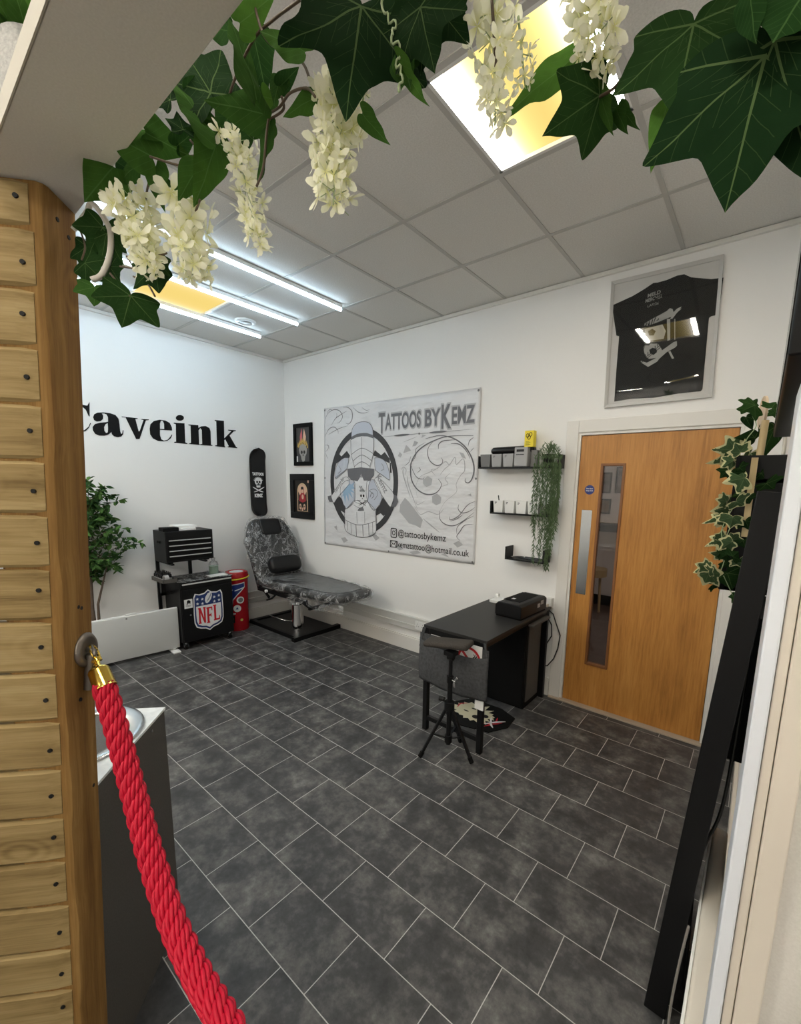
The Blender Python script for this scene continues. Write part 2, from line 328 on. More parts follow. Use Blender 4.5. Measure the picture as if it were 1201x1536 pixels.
    def fit(s,body,x0,x1,z0,z1,to3,depth=.0004,bold=0,ref='H'):
        # lettering scaled to run from x0 to x1, capitals from z0 to z1
        t=MB().text(body,1,lambda a,b,h:V((a,b,h)),1,bold=bold); xs=[v.x for v in t.v]; r=MB().text(ref,1,lambda a,b,h:V((a,b,h)),1,bold=bold); ys=[v.y for v in r.v]
        kx=(x1-x0)/(max(xs)-min(xs)); kz=(z1-z0)/(max(ys)-min(ys)); mx,my=min(xs),min(ys)
        return s.add([to3(x0+(v.x-mx)*kx,z0+(v.y-my)*kz,v.z*depth) for v in t.v],t.f)
    def _curve(s,cu,to3,depth):
        o=bpy.data.objects.new('tmp',cu); COL.objects.link(o); dg=bpy.context.evaluated_depsgraph_get(); dg.update(); me=o.evaluated_get(dg).to_mesh()
        vs=[V(to3(v.co.x,v.co.y,(v.co.z+.5)*depth)) for v in me.vertices]; fs=[tuple(p.vertices) for p in me.polygons]
        o.evaluated_get(dg).to_mesh_clear(); bpy.data.objects.remove(o); bpy.data.curves.remove(cu); return s.add(vs,fs)
    def ribbon(s,pts,w,to3,depth=.0006,taper=True):
        # smooth tapered brush stroke in 2D
        P_=[V((a,b)) for a,b in pts]; Q=[]
        for i in range(len(P_)-1):
            p0=P_[max(i-1,0)];p1=P_[i];p2=P_[i+1];p3=P_[min(i+2,len(P_)-1)]
            for k in range(6):
                t=k/6; Q.append(.5*((2*p1)+(p2-p0)*t+(2*p0-5*p1+4*p2-p3)*t*t+(3*p1-p0-3*p2+p3)*t**3))
        Q.append(P_[-1]); N=len(Q); vs=[]
        for i,p in enumerate(Q):
            t=(Q[min(i+1,N-1)]-Q[max(i-1,0)]); t=t.normalized() if t.length>0 else V((1,0)); nn=V((-t.y,t.x)); k=math.sin(PI*(.08+.84*i/(N-1))) if taper else 1
            for sg in (-1,1):
                q=p+nn*sg*w*.5*k; vs.append(V(to3(q.x,q.y,depth)))
        return s.add(vs,[(2*i,2*i+1,2*i+3,2*i+2) for i in range(N-1)])
    def disc(s,c,rx,ry,to3,h0=0,h1=.001,n=40):
        vs=[to3(c[0]+rx*math.cos(2*PI*k/n),c[1]+ry*math.sin(2*PI*k/n),h) for h in (h0,h1) for k in range(n)]
        return s.add(vs,[tuple(range(n,2*n)),tuple(range(n))[::-1]]+[(k,(k+1)%n,n+(k+1)%n,n+k) for k in range(n)])
    def ring(s,c,rx,ry,rx2,ry2,to3,h=.001,n=60):
        vs=[to3(c[0]+a*math.cos(2*PI*k/n),c[1]+b*math.sin(2*PI*k/n),h) for a,b in ((rx,ry),(rx2,ry2)) for k in range(n)]
        return s.add(vs,[(k,(k+1)%n,n+(k+1)%n,n+k) for k in range(n)])
    def build(s,name,mat,parent=None,smooth=False,local=False,bevel=0,subsurf=0,solid=0,kind=None,label=None,cat=None,group=None,origin=None,tri=False):
        mats=mat if isinstance(mat,(list,tuple)) else [mat]
        if parent is not None:
            if not local: inv=root_inv(parent); vs=[inv@v for v in s.v]
            else: vs=s.v
            loc=None
        else:
            xs=[v.x for v in s.v];ys=[v.y for v in s.v];zs=[v.z for v in s.v]
            loc=V(((min(xs)+max(xs))/2,(min(ys)+max(ys))/2,min(zs))) if origin is None else V(origin); vs=[v-loc for v in s.v]
        me=bpy.data.meshes.new(name); me.from_pydata([tuple(v) for v in vs],[],s.f)
        for q in mats: me.materials.append(M[q] if isinstance(q,str) else q)
        if len(mats)>1: me.polygons.foreach_set('material_index',s.mi)
        if s.uv:
            ul=me.uv_layers.new(name='UVMap'); ul.data.foreach_set('uv',[c for lp in me.loops for c in s.uv.get(lp.vertex_index,(0,0))])
        if s.tone:
            ca=me.color_attributes.new('tone','FLOAT_COLOR','POINT'); ca.data.foreach_set('color',[c for i in range(len(me.vertices)) for c in (*s.tone.get(i,(0,0)),0,1)])
        if smooth: me.polygons.foreach_set('use_smooth',[True]*len(me.polygons))
        me.update(); o=bpy.data.objects.new(name,me); COL.objects.link(o)
        if smooth=='auto':
            me.set_sharp_from_angle(angle=math.radians(35))
        if loc is not None: o.location=loc
        if parent is not None: o.parent=parent
        if bevel: b=o.modifiers.new('b','BEVEL'); b.width=bevel; b.segments=3; b.limit_method='ANGLE'; b.angle_limit=.6
        if subsurf: b=o.modifiers.new('s','SUBSURF'); b.levels=subsurf; b.render_levels=subsurf
        if solid: b=o.modifiers.new('so','SOLIDIFY'); b.thickness=solid; b.offset=0
        if kind: o['kind']=kind
        if label: o['label']=label
        if cat: o['category']=cat
        if group: o['group']=group
        return o
def S(name,mb,mat,**k): return mb.build(name,mat,kind='structure',**k)
def onB(off=0.0): return lambda a,b,h: V((a,-off-h,b))      # drawing plane on the long wall (x, z)
def onL(off=0.0): return lambda a,b,h: V((off+h,a,b))       # drawing plane on the left wall (y, z)
def copy_tree(o,parent=None):
    c=o.copy(); COL.objects.link(c)
    if parent is not None: c.parent=parent
    if o.name in INV: INV[c.name]=INV[o.name]
    for ch in list(o.children): copy_tree(ch,c)
    return c
# ---------------- leaves ----------------
def pol(pts): return [(r*math.sin(math.radians(a)),r*math.cos(math.radians(a))) for a,r in pts]
def smooth_half(P_,m_=3):
    # rounder leaf outline between the given points, lobe tips kept
    Q=[]
    for i in range(len(P_)-1):
        p0=V(P_[max(i-1,0)]);p1=V(P_[i]);p2=V(P_[i+1]);p3=V(P_[min(i+2,len(P_)-1)])
        for k in range(m_):
            t=k/m_; q=.5*((2*p1)+(p2-p0)*t+(2*p0-5*p1+4*p2-p3)*t*t+(3*p1-p0-3*p2+p3)*t**3); Q.append((max(0,q.x),q.y))
    Q.append(tuple(P_[-1])); return Q
IVY=pol([(0,1),(7,.84),(15,.70),(26,.60),(37,.64),(46,.73),(53,.80),(61,.72),(72,.60),(84,.52),(98,.54),(111,.58),(124,.48),(140,.32),(160,.15),(180,.04)])
HEART=[(0,1),(.10,.86),(.22,.68),(.36,.48),(.46,.28),(.49,.10),(.44,-.04),(.30,-.12),(.14,-.10),(.04,-.02),(0,0)]
OVAL=[(0,1),(.09,.84),(.2,.62),(.27,.42),(.25,.22),(.13,.07),(0,0)]
IVYS=smooth_half(IVY); HEARTS=smooth_half(HEART)
def add_leaf(mb,kind,B,T,N,W,shade,cup=.12):
    B,T,N=V(B),V(T),V(N).normalized(); ax=T-B; Ln=ax.length; a=ax.normalized(); sd=a.cross(N).normalized(); N=sd.cross(a).normalized()
    out=IVYS if kind in 'IV' else HEARTS if kind=='H' else OVAL
    half=out; full=half+[(-x,y) for x,y in half[::-1][1:-1]]
    hw=max(x for x,y in half); kx=W/2/hw/ Ln if Ln>0 else 1
    c=(0,.12 if kind in 'IV' else .4); vs=[];uv=[];tn=[]; n=len(full)
    for lev in (0,.35,.7,1):
        for (x,y) in (full if lev else [c]):
            px=c[0]+(x-c[0])*lev; py=c[1]+(y-c[1])*lev; X=px*kx
            h=-cup*abs(X)*1.2+ -cup*.9*max(0,py-.3)**2 + ((.028*math.sin(11*py+6*px+sd.x*9) if lev==1 else .012*math.sin(11*py+6*px+sd.x*9)))
            vs.append(B+a*(py*Ln)+sd*(X*Ln)+N*(h*Ln)); uv.append((px,py)); tn.append((lev,shade))
    fs=[(0,1+k,1+(k+1)%n) for k in range(n)]
    for l in range(2):
        b0=1+l*n;b1=1+(l+1)*n; fs+=[(b0+k,b1+k,b1+(k+1)%n,b0+(k+1)%n) for k in range(n)]
    mb.add(vs,fs,uv,tn)
def add_blossom(mb,c,d,r,rnd):
    d=V(d).normalized(); u=d.orthogonal().normalized(); w_=d.cross(u); c=V(c); a0=rnd.uniform(0,6)
    for k in range(5):
        a=a0+2*PI*k/5+rnd.uniform(-.2,.2); e=(u*math.cos(a)+w_*math.sin(a)); sdv=d.cross(e).normalized(); rr=r*rnd.uniform(.8,1.15)
        pts=[(0,0,0),(.35,.17,.02),(.75,.30,.12),(1.0,.17,.26),(1.08,0,.34),(1.0,-.17,.26),(.75,-.30,.12),(.35,-.17,.02),(.6,0,.06)]
        q=rnd.uniform(.3,1.2)
        vs=[c+e*(x*rr)+sdv*(y*rr)+d*((h*q)*rr) for x,y,h in pts]
        mb.add(vs,[(0,1,8),(1,2,8),(2,3,8),(3,4,8),(4,5,8),(5,6,8),(6,7,8),(7,0,8)],None,[(min(1,x*1.7),0) for x,y,h in pts])
LET=[["C",[[[-1.972,2.329],[-1.981,2.205],[-1.987,2.207],[-2.003,2.257],[-2.031,2.285],[-2.061,2.288],[-2.087,2.275],[-2.105,2.236],[-2.112,2.176],[-2.114,2.11],[-2.099,2.079],[-2.069,2.07],[-2.028,2.083],[-1.996,2.115],[-1.981,2.15],[-1.976,2.148],[-1.993,2.108],[-2.023,2.075],[-2.06,2.059],[-2.11,2.058],[-2.157,2.081],[-2.182,2.131],[-2.176,2.203],[-2.142,2.26],[-2.095,2.295],[-2.05,2.304],[-2.01,2.296],[-1.99,2.295]]]],["a",[[[-1.956,2.202],[-1.946,2.228],[-1.921,2.246],[-1.877,2.255],[-1.828,2.255],[-1.785,2.244],[-1.764,2.215],[-1.76,2.164],[-1.759,2.104],[-1.754,2.081],[-1.744,2.085],[-1.737,2.115],[-1.732,2.115],[-1.737,2.079],[-1.753,2.057],[-1.781,2.047],[-1.81,2.052],[-1.825,2.068],[-1.829,2.089],[-1.849,2.066],[-1.885,2.05],[-1.923,2.047],[-1.952,2.059],[-1.967,2.089],[-1.966,2.118],[-1.947,2.145],[-1.906,2.162],[-1.864,2.171],[-1.846,2.178],[-1.844,2.217],[-1.853,2.239],[-1.873,2.247],[-1.889,2.244],[-1.88,2.225],[-1.884,2.196],[-1.903,2.175],[-1.932,2.168],[-1.95,2.178]],[[-1.85,2.166],[-1.869,2.151],[-1.881,2.125],[-1.881,2.093],[-1.87,2.075],[-1.856,2.083],[-1.851,2.122]]]],["v",[[[-1.737,2.238],[-1.608,2.24],[-1.609,2.232],[-1.627,2.23],[-1.608,2.12],[-1.599,2.121],[-1.558,2.229],[-1.576,2.231],[-1.576,2.237],[-1.513,2.241],[-1.515,2.233],[-1.539,2.227],[-1.605,2.049],[-1.634,2.046],[-1.706,2.233],[-1.735,2.232]]]],["e",[[[-1.511,2.154],[-1.502,2.196],[-1.47,2.231],[-1.418,2.25],[-1.366,2.249],[-1.327,2.231],[-1.31,2.191],[-1.309,2.159],[-1.421,2.155],[-1.424,2.102],[-1.415,2.064],[-1.392,2.054],[-1.358,2.064],[-1.329,2.097],[-1.316,2.12],[-1.311,2.116],[-1.327,2.081],[-1.359,2.055],[-1.399,2.045],[-1.445,2.045],[-1.488,2.065],[-1.51,2.1]],[[-1.42,2.163],[-1.381,2.165],[-1.379,2.217],[-1.39,2.244],[-1.406,2.242],[-1.417,2.213]]]],["i",[[[-1.289,2.238],[-1.186,2.244],[-1.19,2.054],[-1.171,2.048],[-1.172,2.039],[-1.297,2.041],[-1.296,2.05],[-1.278,2.054],[-1.27,2.224],[-1.29,2.23]],[[-1.188,2.298],[-1.191,2.288],[-1.197,2.279],[-1.207,2.271],[-1.219,2.266],[-1.232,2.264],[-1.244,2.264],[-1.255,2.268],[-1.262,2.275],[-1.266,2.283],[-1.265,2.292],[-1.26,2.302],[-1.252,2.31],[-1.241,2.317],[-1.229,2.321],[-1.216,2.322],[-1.204,2.319],[-1.195,2.314],[-1.189,2.307]]]],["n",[[[-1.148,2.238],[-1.049,2.243],[-1.049,2.214],[-1.017,2.235],[-0.972,2.243],[-0.935,2.227],[-0.924,2.195],[-0.927,2.055],[-0.912,2.048],[-0.912,2.042],[-1.04,2.04],[-1.04,2.049],[-1.019,2.053],[-1.015,2.196],[-1.029,2.216],[-1.049,2.192],[-1.052,2.051],[-1.046,2.049],[-1.046,2.041],[-1.153,2.041],[-1.152,2.048],[-1.133,2.053],[-1.127,2.227],[-1.148,2.23]]]],["k",[[[-0.872,2.318],[-0.771,2.322],[-0.777,2.134],[-0.691,2.221],[-0.729,2.224],[-0.728,2.232],[-0.64,2.236],[-0.64,2.228],[-0.667,2.22],[-0.715,2.171],[-0.645,2.052],[-0.632,2.048],[-0.632,2.04],[-0.743,2.042],[-0.742,2.05],[-0.729,2.054],[-0.766,2.126],[-0.778,2.114],[-0.778,2.05],[-0.77,2.046],[-0.771,2.037],[-0.883,2.042],[-0.882,2.049],[-0.861,2.056],[-0.856,2.304],[-0.873,2.309]]]]]
SHIRT=[[3.791,2.891],[3.916,2.92],[3.986,2.947],[4.035,2.97],[4.061,2.966],[4.111,2.968],[4.164,2.979],[4.203,2.977],[4.243,2.949],[4.349,2.912],[4.409,2.905],[4.408,2.796],[4.404,2.704],[4.371,2.703],[4.36,2.696],[4.36,2.658],[4.369,2.287],[4.361,2.275],[4.24,2.274],[4.102,2.263],[3.967,2.271],[3.859,2.263],[3.855,2.47],[3.854,2.686],[3.836,2.693],[3.813,2.795]]
SPRINT=[[[4.004,2.719],[4.006,2.736],[4.049,2.753],[4.128,2.783],[4.143,2.796],[4.159,2.789],[4.167,2.768],[4.183,2.784],[4.209,2.792],[4.199,2.78],[4.21,2.781],[4.186,2.761],[4.164,2.73],[4.152,2.732],[4.157,2.744],[4.084,2.727],[4.034,2.717]],[[4.018,2.598],[4.045,2.593],[4.051,2.602],[4.096,2.596],[4.115,2.568],[4.126,2.546],[4.116,2.521],[4.104,2.509],[4.053,2.51],[4.031,2.527],[4.019,2.557],[4.013,2.585]],[[4.102,2.536],[4.184,2.589],[4.202,2.592],[4.206,2.565],[4.194,2.554],[4.152,2.535],[4.112,2.501],[4.103,2.486],[4.051,2.461],[4.008,2.493],[4.001,2.508],[4.028,2.494],[4.042,2.488],[4.104,2.513]],[[4.133,2.736],[4.152,2.732],[4.164,2.606],[4.149,2.602]],[[4.16,2.537],[4.172,2.538],[4.197,2.491],[4.185,2.49]],[[4.175,2.727],[4.18,2.727],[4.192,2.601],[4.188,2.601]],[[4.009,2.701],[4.111,2.708],[4.134,2.664],[4.126,2.619],[4.029,2.623]]]
SHOLE=[[[4.048,2.566],[4.066,2.576],[4.09,2.565],[4.096,2.544],[4.077,2.53],[4.056,2.544]],[[4.03,2.684],[4.055,2.692],[4.076,2.675],[4.066,2.65],[4.039,2.655]]]
SCROLL=[[[[2.736,2.096],[2.59,2.104],[2.441,2.1],[2.334,2.077],[2.223,2.039],[2.125,1.979],[2.058,1.89],[2.046,1.799],[2.066,1.707],[2.133,1.629],[2.235,1.586],[2.333,1.592],[2.395,1.634],[2.413,1.685],[2.377,1.728]],9],[[[2.221,2.095],[2.379,2.115],[2.532,2.083],[2.651,2.01],[2.726,1.913],[2.756,1.819],[2.741,1.737],[2.708,1.699],[2.672,1.706],[2.67,1.736]],9],[[[2.303,2.06],[2.256,2.012],[2.25,1.95],[2.284,1.886],[2.357,1.85],[2.411,1.865],[2.421,1.896],[2.402,1.919]],6],[[[2.041,1.884],[2.078,1.799],[2.13,1.74],[2.198,1.727],[2.217,1.747]],5],[[[2.129,1.785],[2.166,1.811],[2.148,1.837]],4],[[[2.371,1.996],[2.374,2.039],[2.427,2.067],[2.562,2.07]],6],[[[2.504,2.039],[2.593,2.03],[2.667,1.974],[2.713,1.902]],6],[[[2.024,1.851],[2.108,1.941],[2.107,2.005],[2.222,2.064]],4],[[[1.971,1.852],[2.024,1.884],[2.048,1.942]],4],[[[2.785,1.542],[2.702,1.502],[2.618,1.406],[2.529,1.363],[2.513,1.393]],5],[[[2.405,1.438],[2.408,1.367],[2.469,1.32],[2.562,1.312],[2.65,1.352],[2.776,1.445]],6],[[[2.614,1.51],[2.608,1.467],[2.647,1.434],[2.719,1.448],[2.781,1.488]],5],[[[2.773,1.342],[2.681,1.323],[2.639,1.27],[2.603,1.217],[2.642,1.183]],5],[[[2.777,1.415],[2.693,1.373],[2.607,1.305],[2.602,1.242]],4],[[[2.687,2.008],[2.699,2.054],[2.74,2.081]],4],[[[2.71,1.961],[2.744,1.994]],3],[[[2.53,1.35],[2.604,1.38],[2.662,1.421]],4],[[[0.782,2.377],[0.843,2.44],[0.937,2.468],[1.029,2.446],[1.073,2.384],[1.027,2.33],[0.981,2.323]],5],[[[0.778,2.189],[0.84,2.261],[0.923,2.285],[0.992,2.251],[1.002,2.207]],5],[[[0.838,2.208],[0.934,2.24],[1.026,2.264],[1.16,2.284]],4],[[[1.085,2.48],[1.162,2.47],[1.222,2.422],[1.222,2.344],[1.171,2.301],[1.127,2.313]],6],[[[1.237,2.466],[1.311,2.414],[1.394,2.394],[1.475,2.4]],4],[[[0.888,2.303],[0.959,2.371],[1.051,2.408],[1.14,2.436]],4],[[[0.786,2.02],[0.836,2.064],[0.812,2.111]],3],[[[0.776,2.097],[0.836,2.087],[0.847,2.049]],3],[[[0.786,2.005],[0.821,1.942]],3],[[[0.82,2.442],[0.868,2.475],[0.914,2.463]],4],[[[0.936,2.358],[0.982,2.392],[0.978,2.428]],3],[[[1.374,2.451],[1.435,2.418],[1.485,2.42]],3]]
FAINT=[[[[1.954,1.826],[1.955,1.759],[2.048,1.547]],8],[[[2.0,1.759],[2.028,1.653],[2.137,1.444]],8],[[[1.927,1.812],[1.954,1.839],[1.99,1.812],[1.973,1.759]],6],[[[2.208,1.355],[2.31,1.296],[2.409,1.238]],8],[[[2.102,1.469],[2.173,1.393],[2.273,1.424],[2.387,1.405],[2.449,1.459]],5],[[[2.135,1.55],[2.115,1.655],[2.164,1.746],[2.262,1.785],[2.358,1.822],[2.449,1.883],[2.496,1.858],[2.553,1.918],[2.571,1.857],[2.642,1.904],[2.66,1.808],[2.619,1.76],[2.577,1.687],[2.58,1.614],[2.462,1.523],[2.402,1.431]],5],[[[2.237,1.527],[2.137,1.484],[2.118,1.536]],4],[[[2.514,1.785],[2.454,1.735],[2.487,1.686],[2.41,1.66]],4],[[[2.344,1.76],[2.294,1.81],[2.374,1.822]],4],[[[2.511,1.858],[2.451,1.822],[2.391,1.76]],4],[[[1.95,2.076],[2.121,2.119]],4]]
FBLOB=[[[1.915,1.474],[1.977,1.545],[2.031,1.506],[2.208,1.342],[2.18,1.26],[2.124,1.282],[2.036,1.296],[1.907,1.405]],[[2.198,1.721],[2.255,1.753],[2.31,1.728],[2.298,1.671],[2.242,1.654],[2.203,1.682]],[[2.31,1.568],[2.365,1.596],[2.417,1.565],[2.412,1.508],[2.361,1.487],[2.316,1.511]],[[1.033,1.06],[1.103,1.075],[1.148,1.04],[1.079,1.009]],[[1.529,1.128],[1.58,1.147],[1.631,1.115],[1.581,1.081]],[[1.88,1.946],[1.906,1.986],[1.937,1.958],[1.916,1.932]],[[1.951,1.971],[1.985,2.048],[2.021,2.021],[2.047,1.994]],[[2.064,2.032],[2.088,2.082],[2.131,2.068],[2.106,2.037]],[[2.172,2.104],[2.179,2.135],[2.228,2.126]],[[1.856,1.05],[1.931,1.072],[1.968,1.034],[1.913,1.014]],[[2.042,1.014],[2.147,1.04],[2.2,1.018],[2.096,0.993]],[[2.596,1.964],[2.64,1.951],[2.67,1.903],[2.627,1.916]],[[2.698,1.593],[2.733,1.606],[2.741,1.582]],[[2.432,1.032],[2.479,1.05],[2.527,1.017]],[[0.915,1.178],[0.963,1.197],[0.974,1.135]],[[2.568,1.15],[2.627,1.181],[2.673,1.148],[2.615,1.117]]]
EMB={"dark":[[[0.941,1.967],[1.013,1.994],[1.051,1.964],[1.141,2.02],[1.19,1.969],[1.177,1.944],[1.09,1.946],[0.972,1.89],[0.94,1.916]],[[1.544,1.975],[1.566,2.014],[1.655,1.961],[1.703,1.99],[1.773,1.923],[1.774,1.878],[1.709,1.902],[1.633,1.934],[1.544,1.96]],[[0.898,1.459],[1.02,1.529],[1.084,1.471],[1.122,1.395],[1.108,1.342],[1.044,1.369],[1.004,1.345],[0.938,1.413]],[[1.68,1.542],[1.768,1.466],[1.832,1.446],[1.769,1.399],[1.687,1.347],[1.648,1.373],[1.586,1.345],[1.583,1.41],[1.636,1.461]],[[0.913,1.89],[0.94,1.899],[0.931,1.796],[0.911,1.8]],[[1.774,1.878],[1.789,1.885],[1.801,1.785],[1.778,1.786]]],"wing":[[[0.944,1.744],[0.951,1.813],[0.999,1.889],[1.077,1.938],[1.165,1.945],[1.145,1.829],[1.062,1.778],[0.97,1.723]],[[1.566,1.936],[1.633,1.934],[1.709,1.902],[1.753,1.839],[1.775,1.762],[1.77,1.716],[1.678,1.762],[1.578,1.818]],[[1.033,1.564],[1.047,1.642],[1.138,1.703],[1.262,1.695],[1.274,1.562],[1.261,1.478],[1.135,1.396],[1.084,1.445]],[[1.453,1.697],[1.556,1.714],[1.613,1.651],[1.658,1.573],[1.653,1.493],[1.558,1.4],[1.477,1.47],[1.441,1.567]]],"slab":[[[0.872,1.516],[1.1,1.736],[1.188,1.678],[1.006,1.529],[0.925,1.452],[0.905,1.469]],[[1.556,1.706],[1.612,1.739],[1.787,1.623],[1.836,1.562],[1.81,1.484],[1.789,1.448],[1.768,1.458],[1.635,1.596]]],"body":[[[1.238,1.745],[1.499,1.746],[1.476,1.649],[1.453,1.485],[1.273,1.478],[1.262,1.646]],[[1.109,1.386],[1.211,1.442],[1.236,1.477],[1.285,1.491],[1.43,1.497],[1.477,1.478],[1.569,1.401],[1.583,1.271],[1.582,1.172],[1.512,1.133],[1.43,1.105],[1.271,1.103],[1.106,1.168]]],"collar":[[[1.151,1.829],[1.163,1.745],[1.213,1.712],[1.311,1.696],[1.347,1.737],[1.365,1.778],[1.406,1.705],[1.499,1.706],[1.556,1.762],[1.558,1.826],[1.359,1.843]]],"knot":[[[1.309,1.383],[1.334,1.414],[1.388,1.429],[1.412,1.389],[1.352,1.381]],[[0.818,1.523],[0.873,1.534],[0.912,1.46],[0.851,1.458],[0.824,1.488]],[[1.83,1.57],[1.867,1.563],[1.894,1.503],[1.853,1.45],[1.795,1.448],[1.831,1.5]]],"blue":[[[1.053,1.582],[1.124,1.626],[1.086,1.634],[1.175,1.657],[1.144,1.686],[1.212,1.661],[1.274,1.696],[1.237,1.645],[1.274,1.621],[1.212,1.611],[1.267,1.571],[1.199,1.586],[1.236,1.511],[1.168,1.568],[1.173,1.475],[1.13,1.55],[1.109,1.446],[1.091,1.54],[1.059,1.522],[1.085,1.566]]],"lines":[[[[1.108,1.273],[1.234,1.238],[1.345,1.231],[1.477,1.255],[1.583,1.291]],5],[[[1.284,1.233],[1.29,1.105]],7],[[[1.388,1.236],[1.394,1.11]],7],[[[1.477,1.255],[1.483,1.131]],6],[[[1.535,1.272],[1.541,1.152]],5],[[[1.146,1.258],[1.151,1.154]],5],[[[1.203,1.245],[1.208,1.124]],5],[[[1.248,1.444],[1.358,1.415],[1.453,1.485]],4],[[[1.297,1.37],[1.303,1.243]],4],[[[1.418,1.376],[1.42,1.251]],4],[[[1.145,1.829],[0.943,1.727]],4],[[[1.567,1.818],[1.776,1.708]],4],[[[1.248,1.486],[1.135,1.396]],4],[[[1.453,1.494],[1.558,1.396]],4],[[[1.335,1.63],[1.347,1.647],[1.359,1.622],[1.371,1.647],[1.382,1.623]],4],[[[1.5,1.536],[1.523,1.577],[1.557,1.554],[1.523,1.521]],5],[[[1.545,1.578],[1.488,1.601],[1.568,1.619],[1.613,1.572],[1.557,1.506]],4],[[[1.011,1.864],[1.049,1.812],[0.997,1.779]],4],[[[1.666,1.879],[1.699,1.825],[1.656,1.809]],4],[[[1.109,1.386],[1.106,1.168],[1.271,1.103],[1.43,1.105],[1.582,1.172],[1.583,1.41]],5]]}
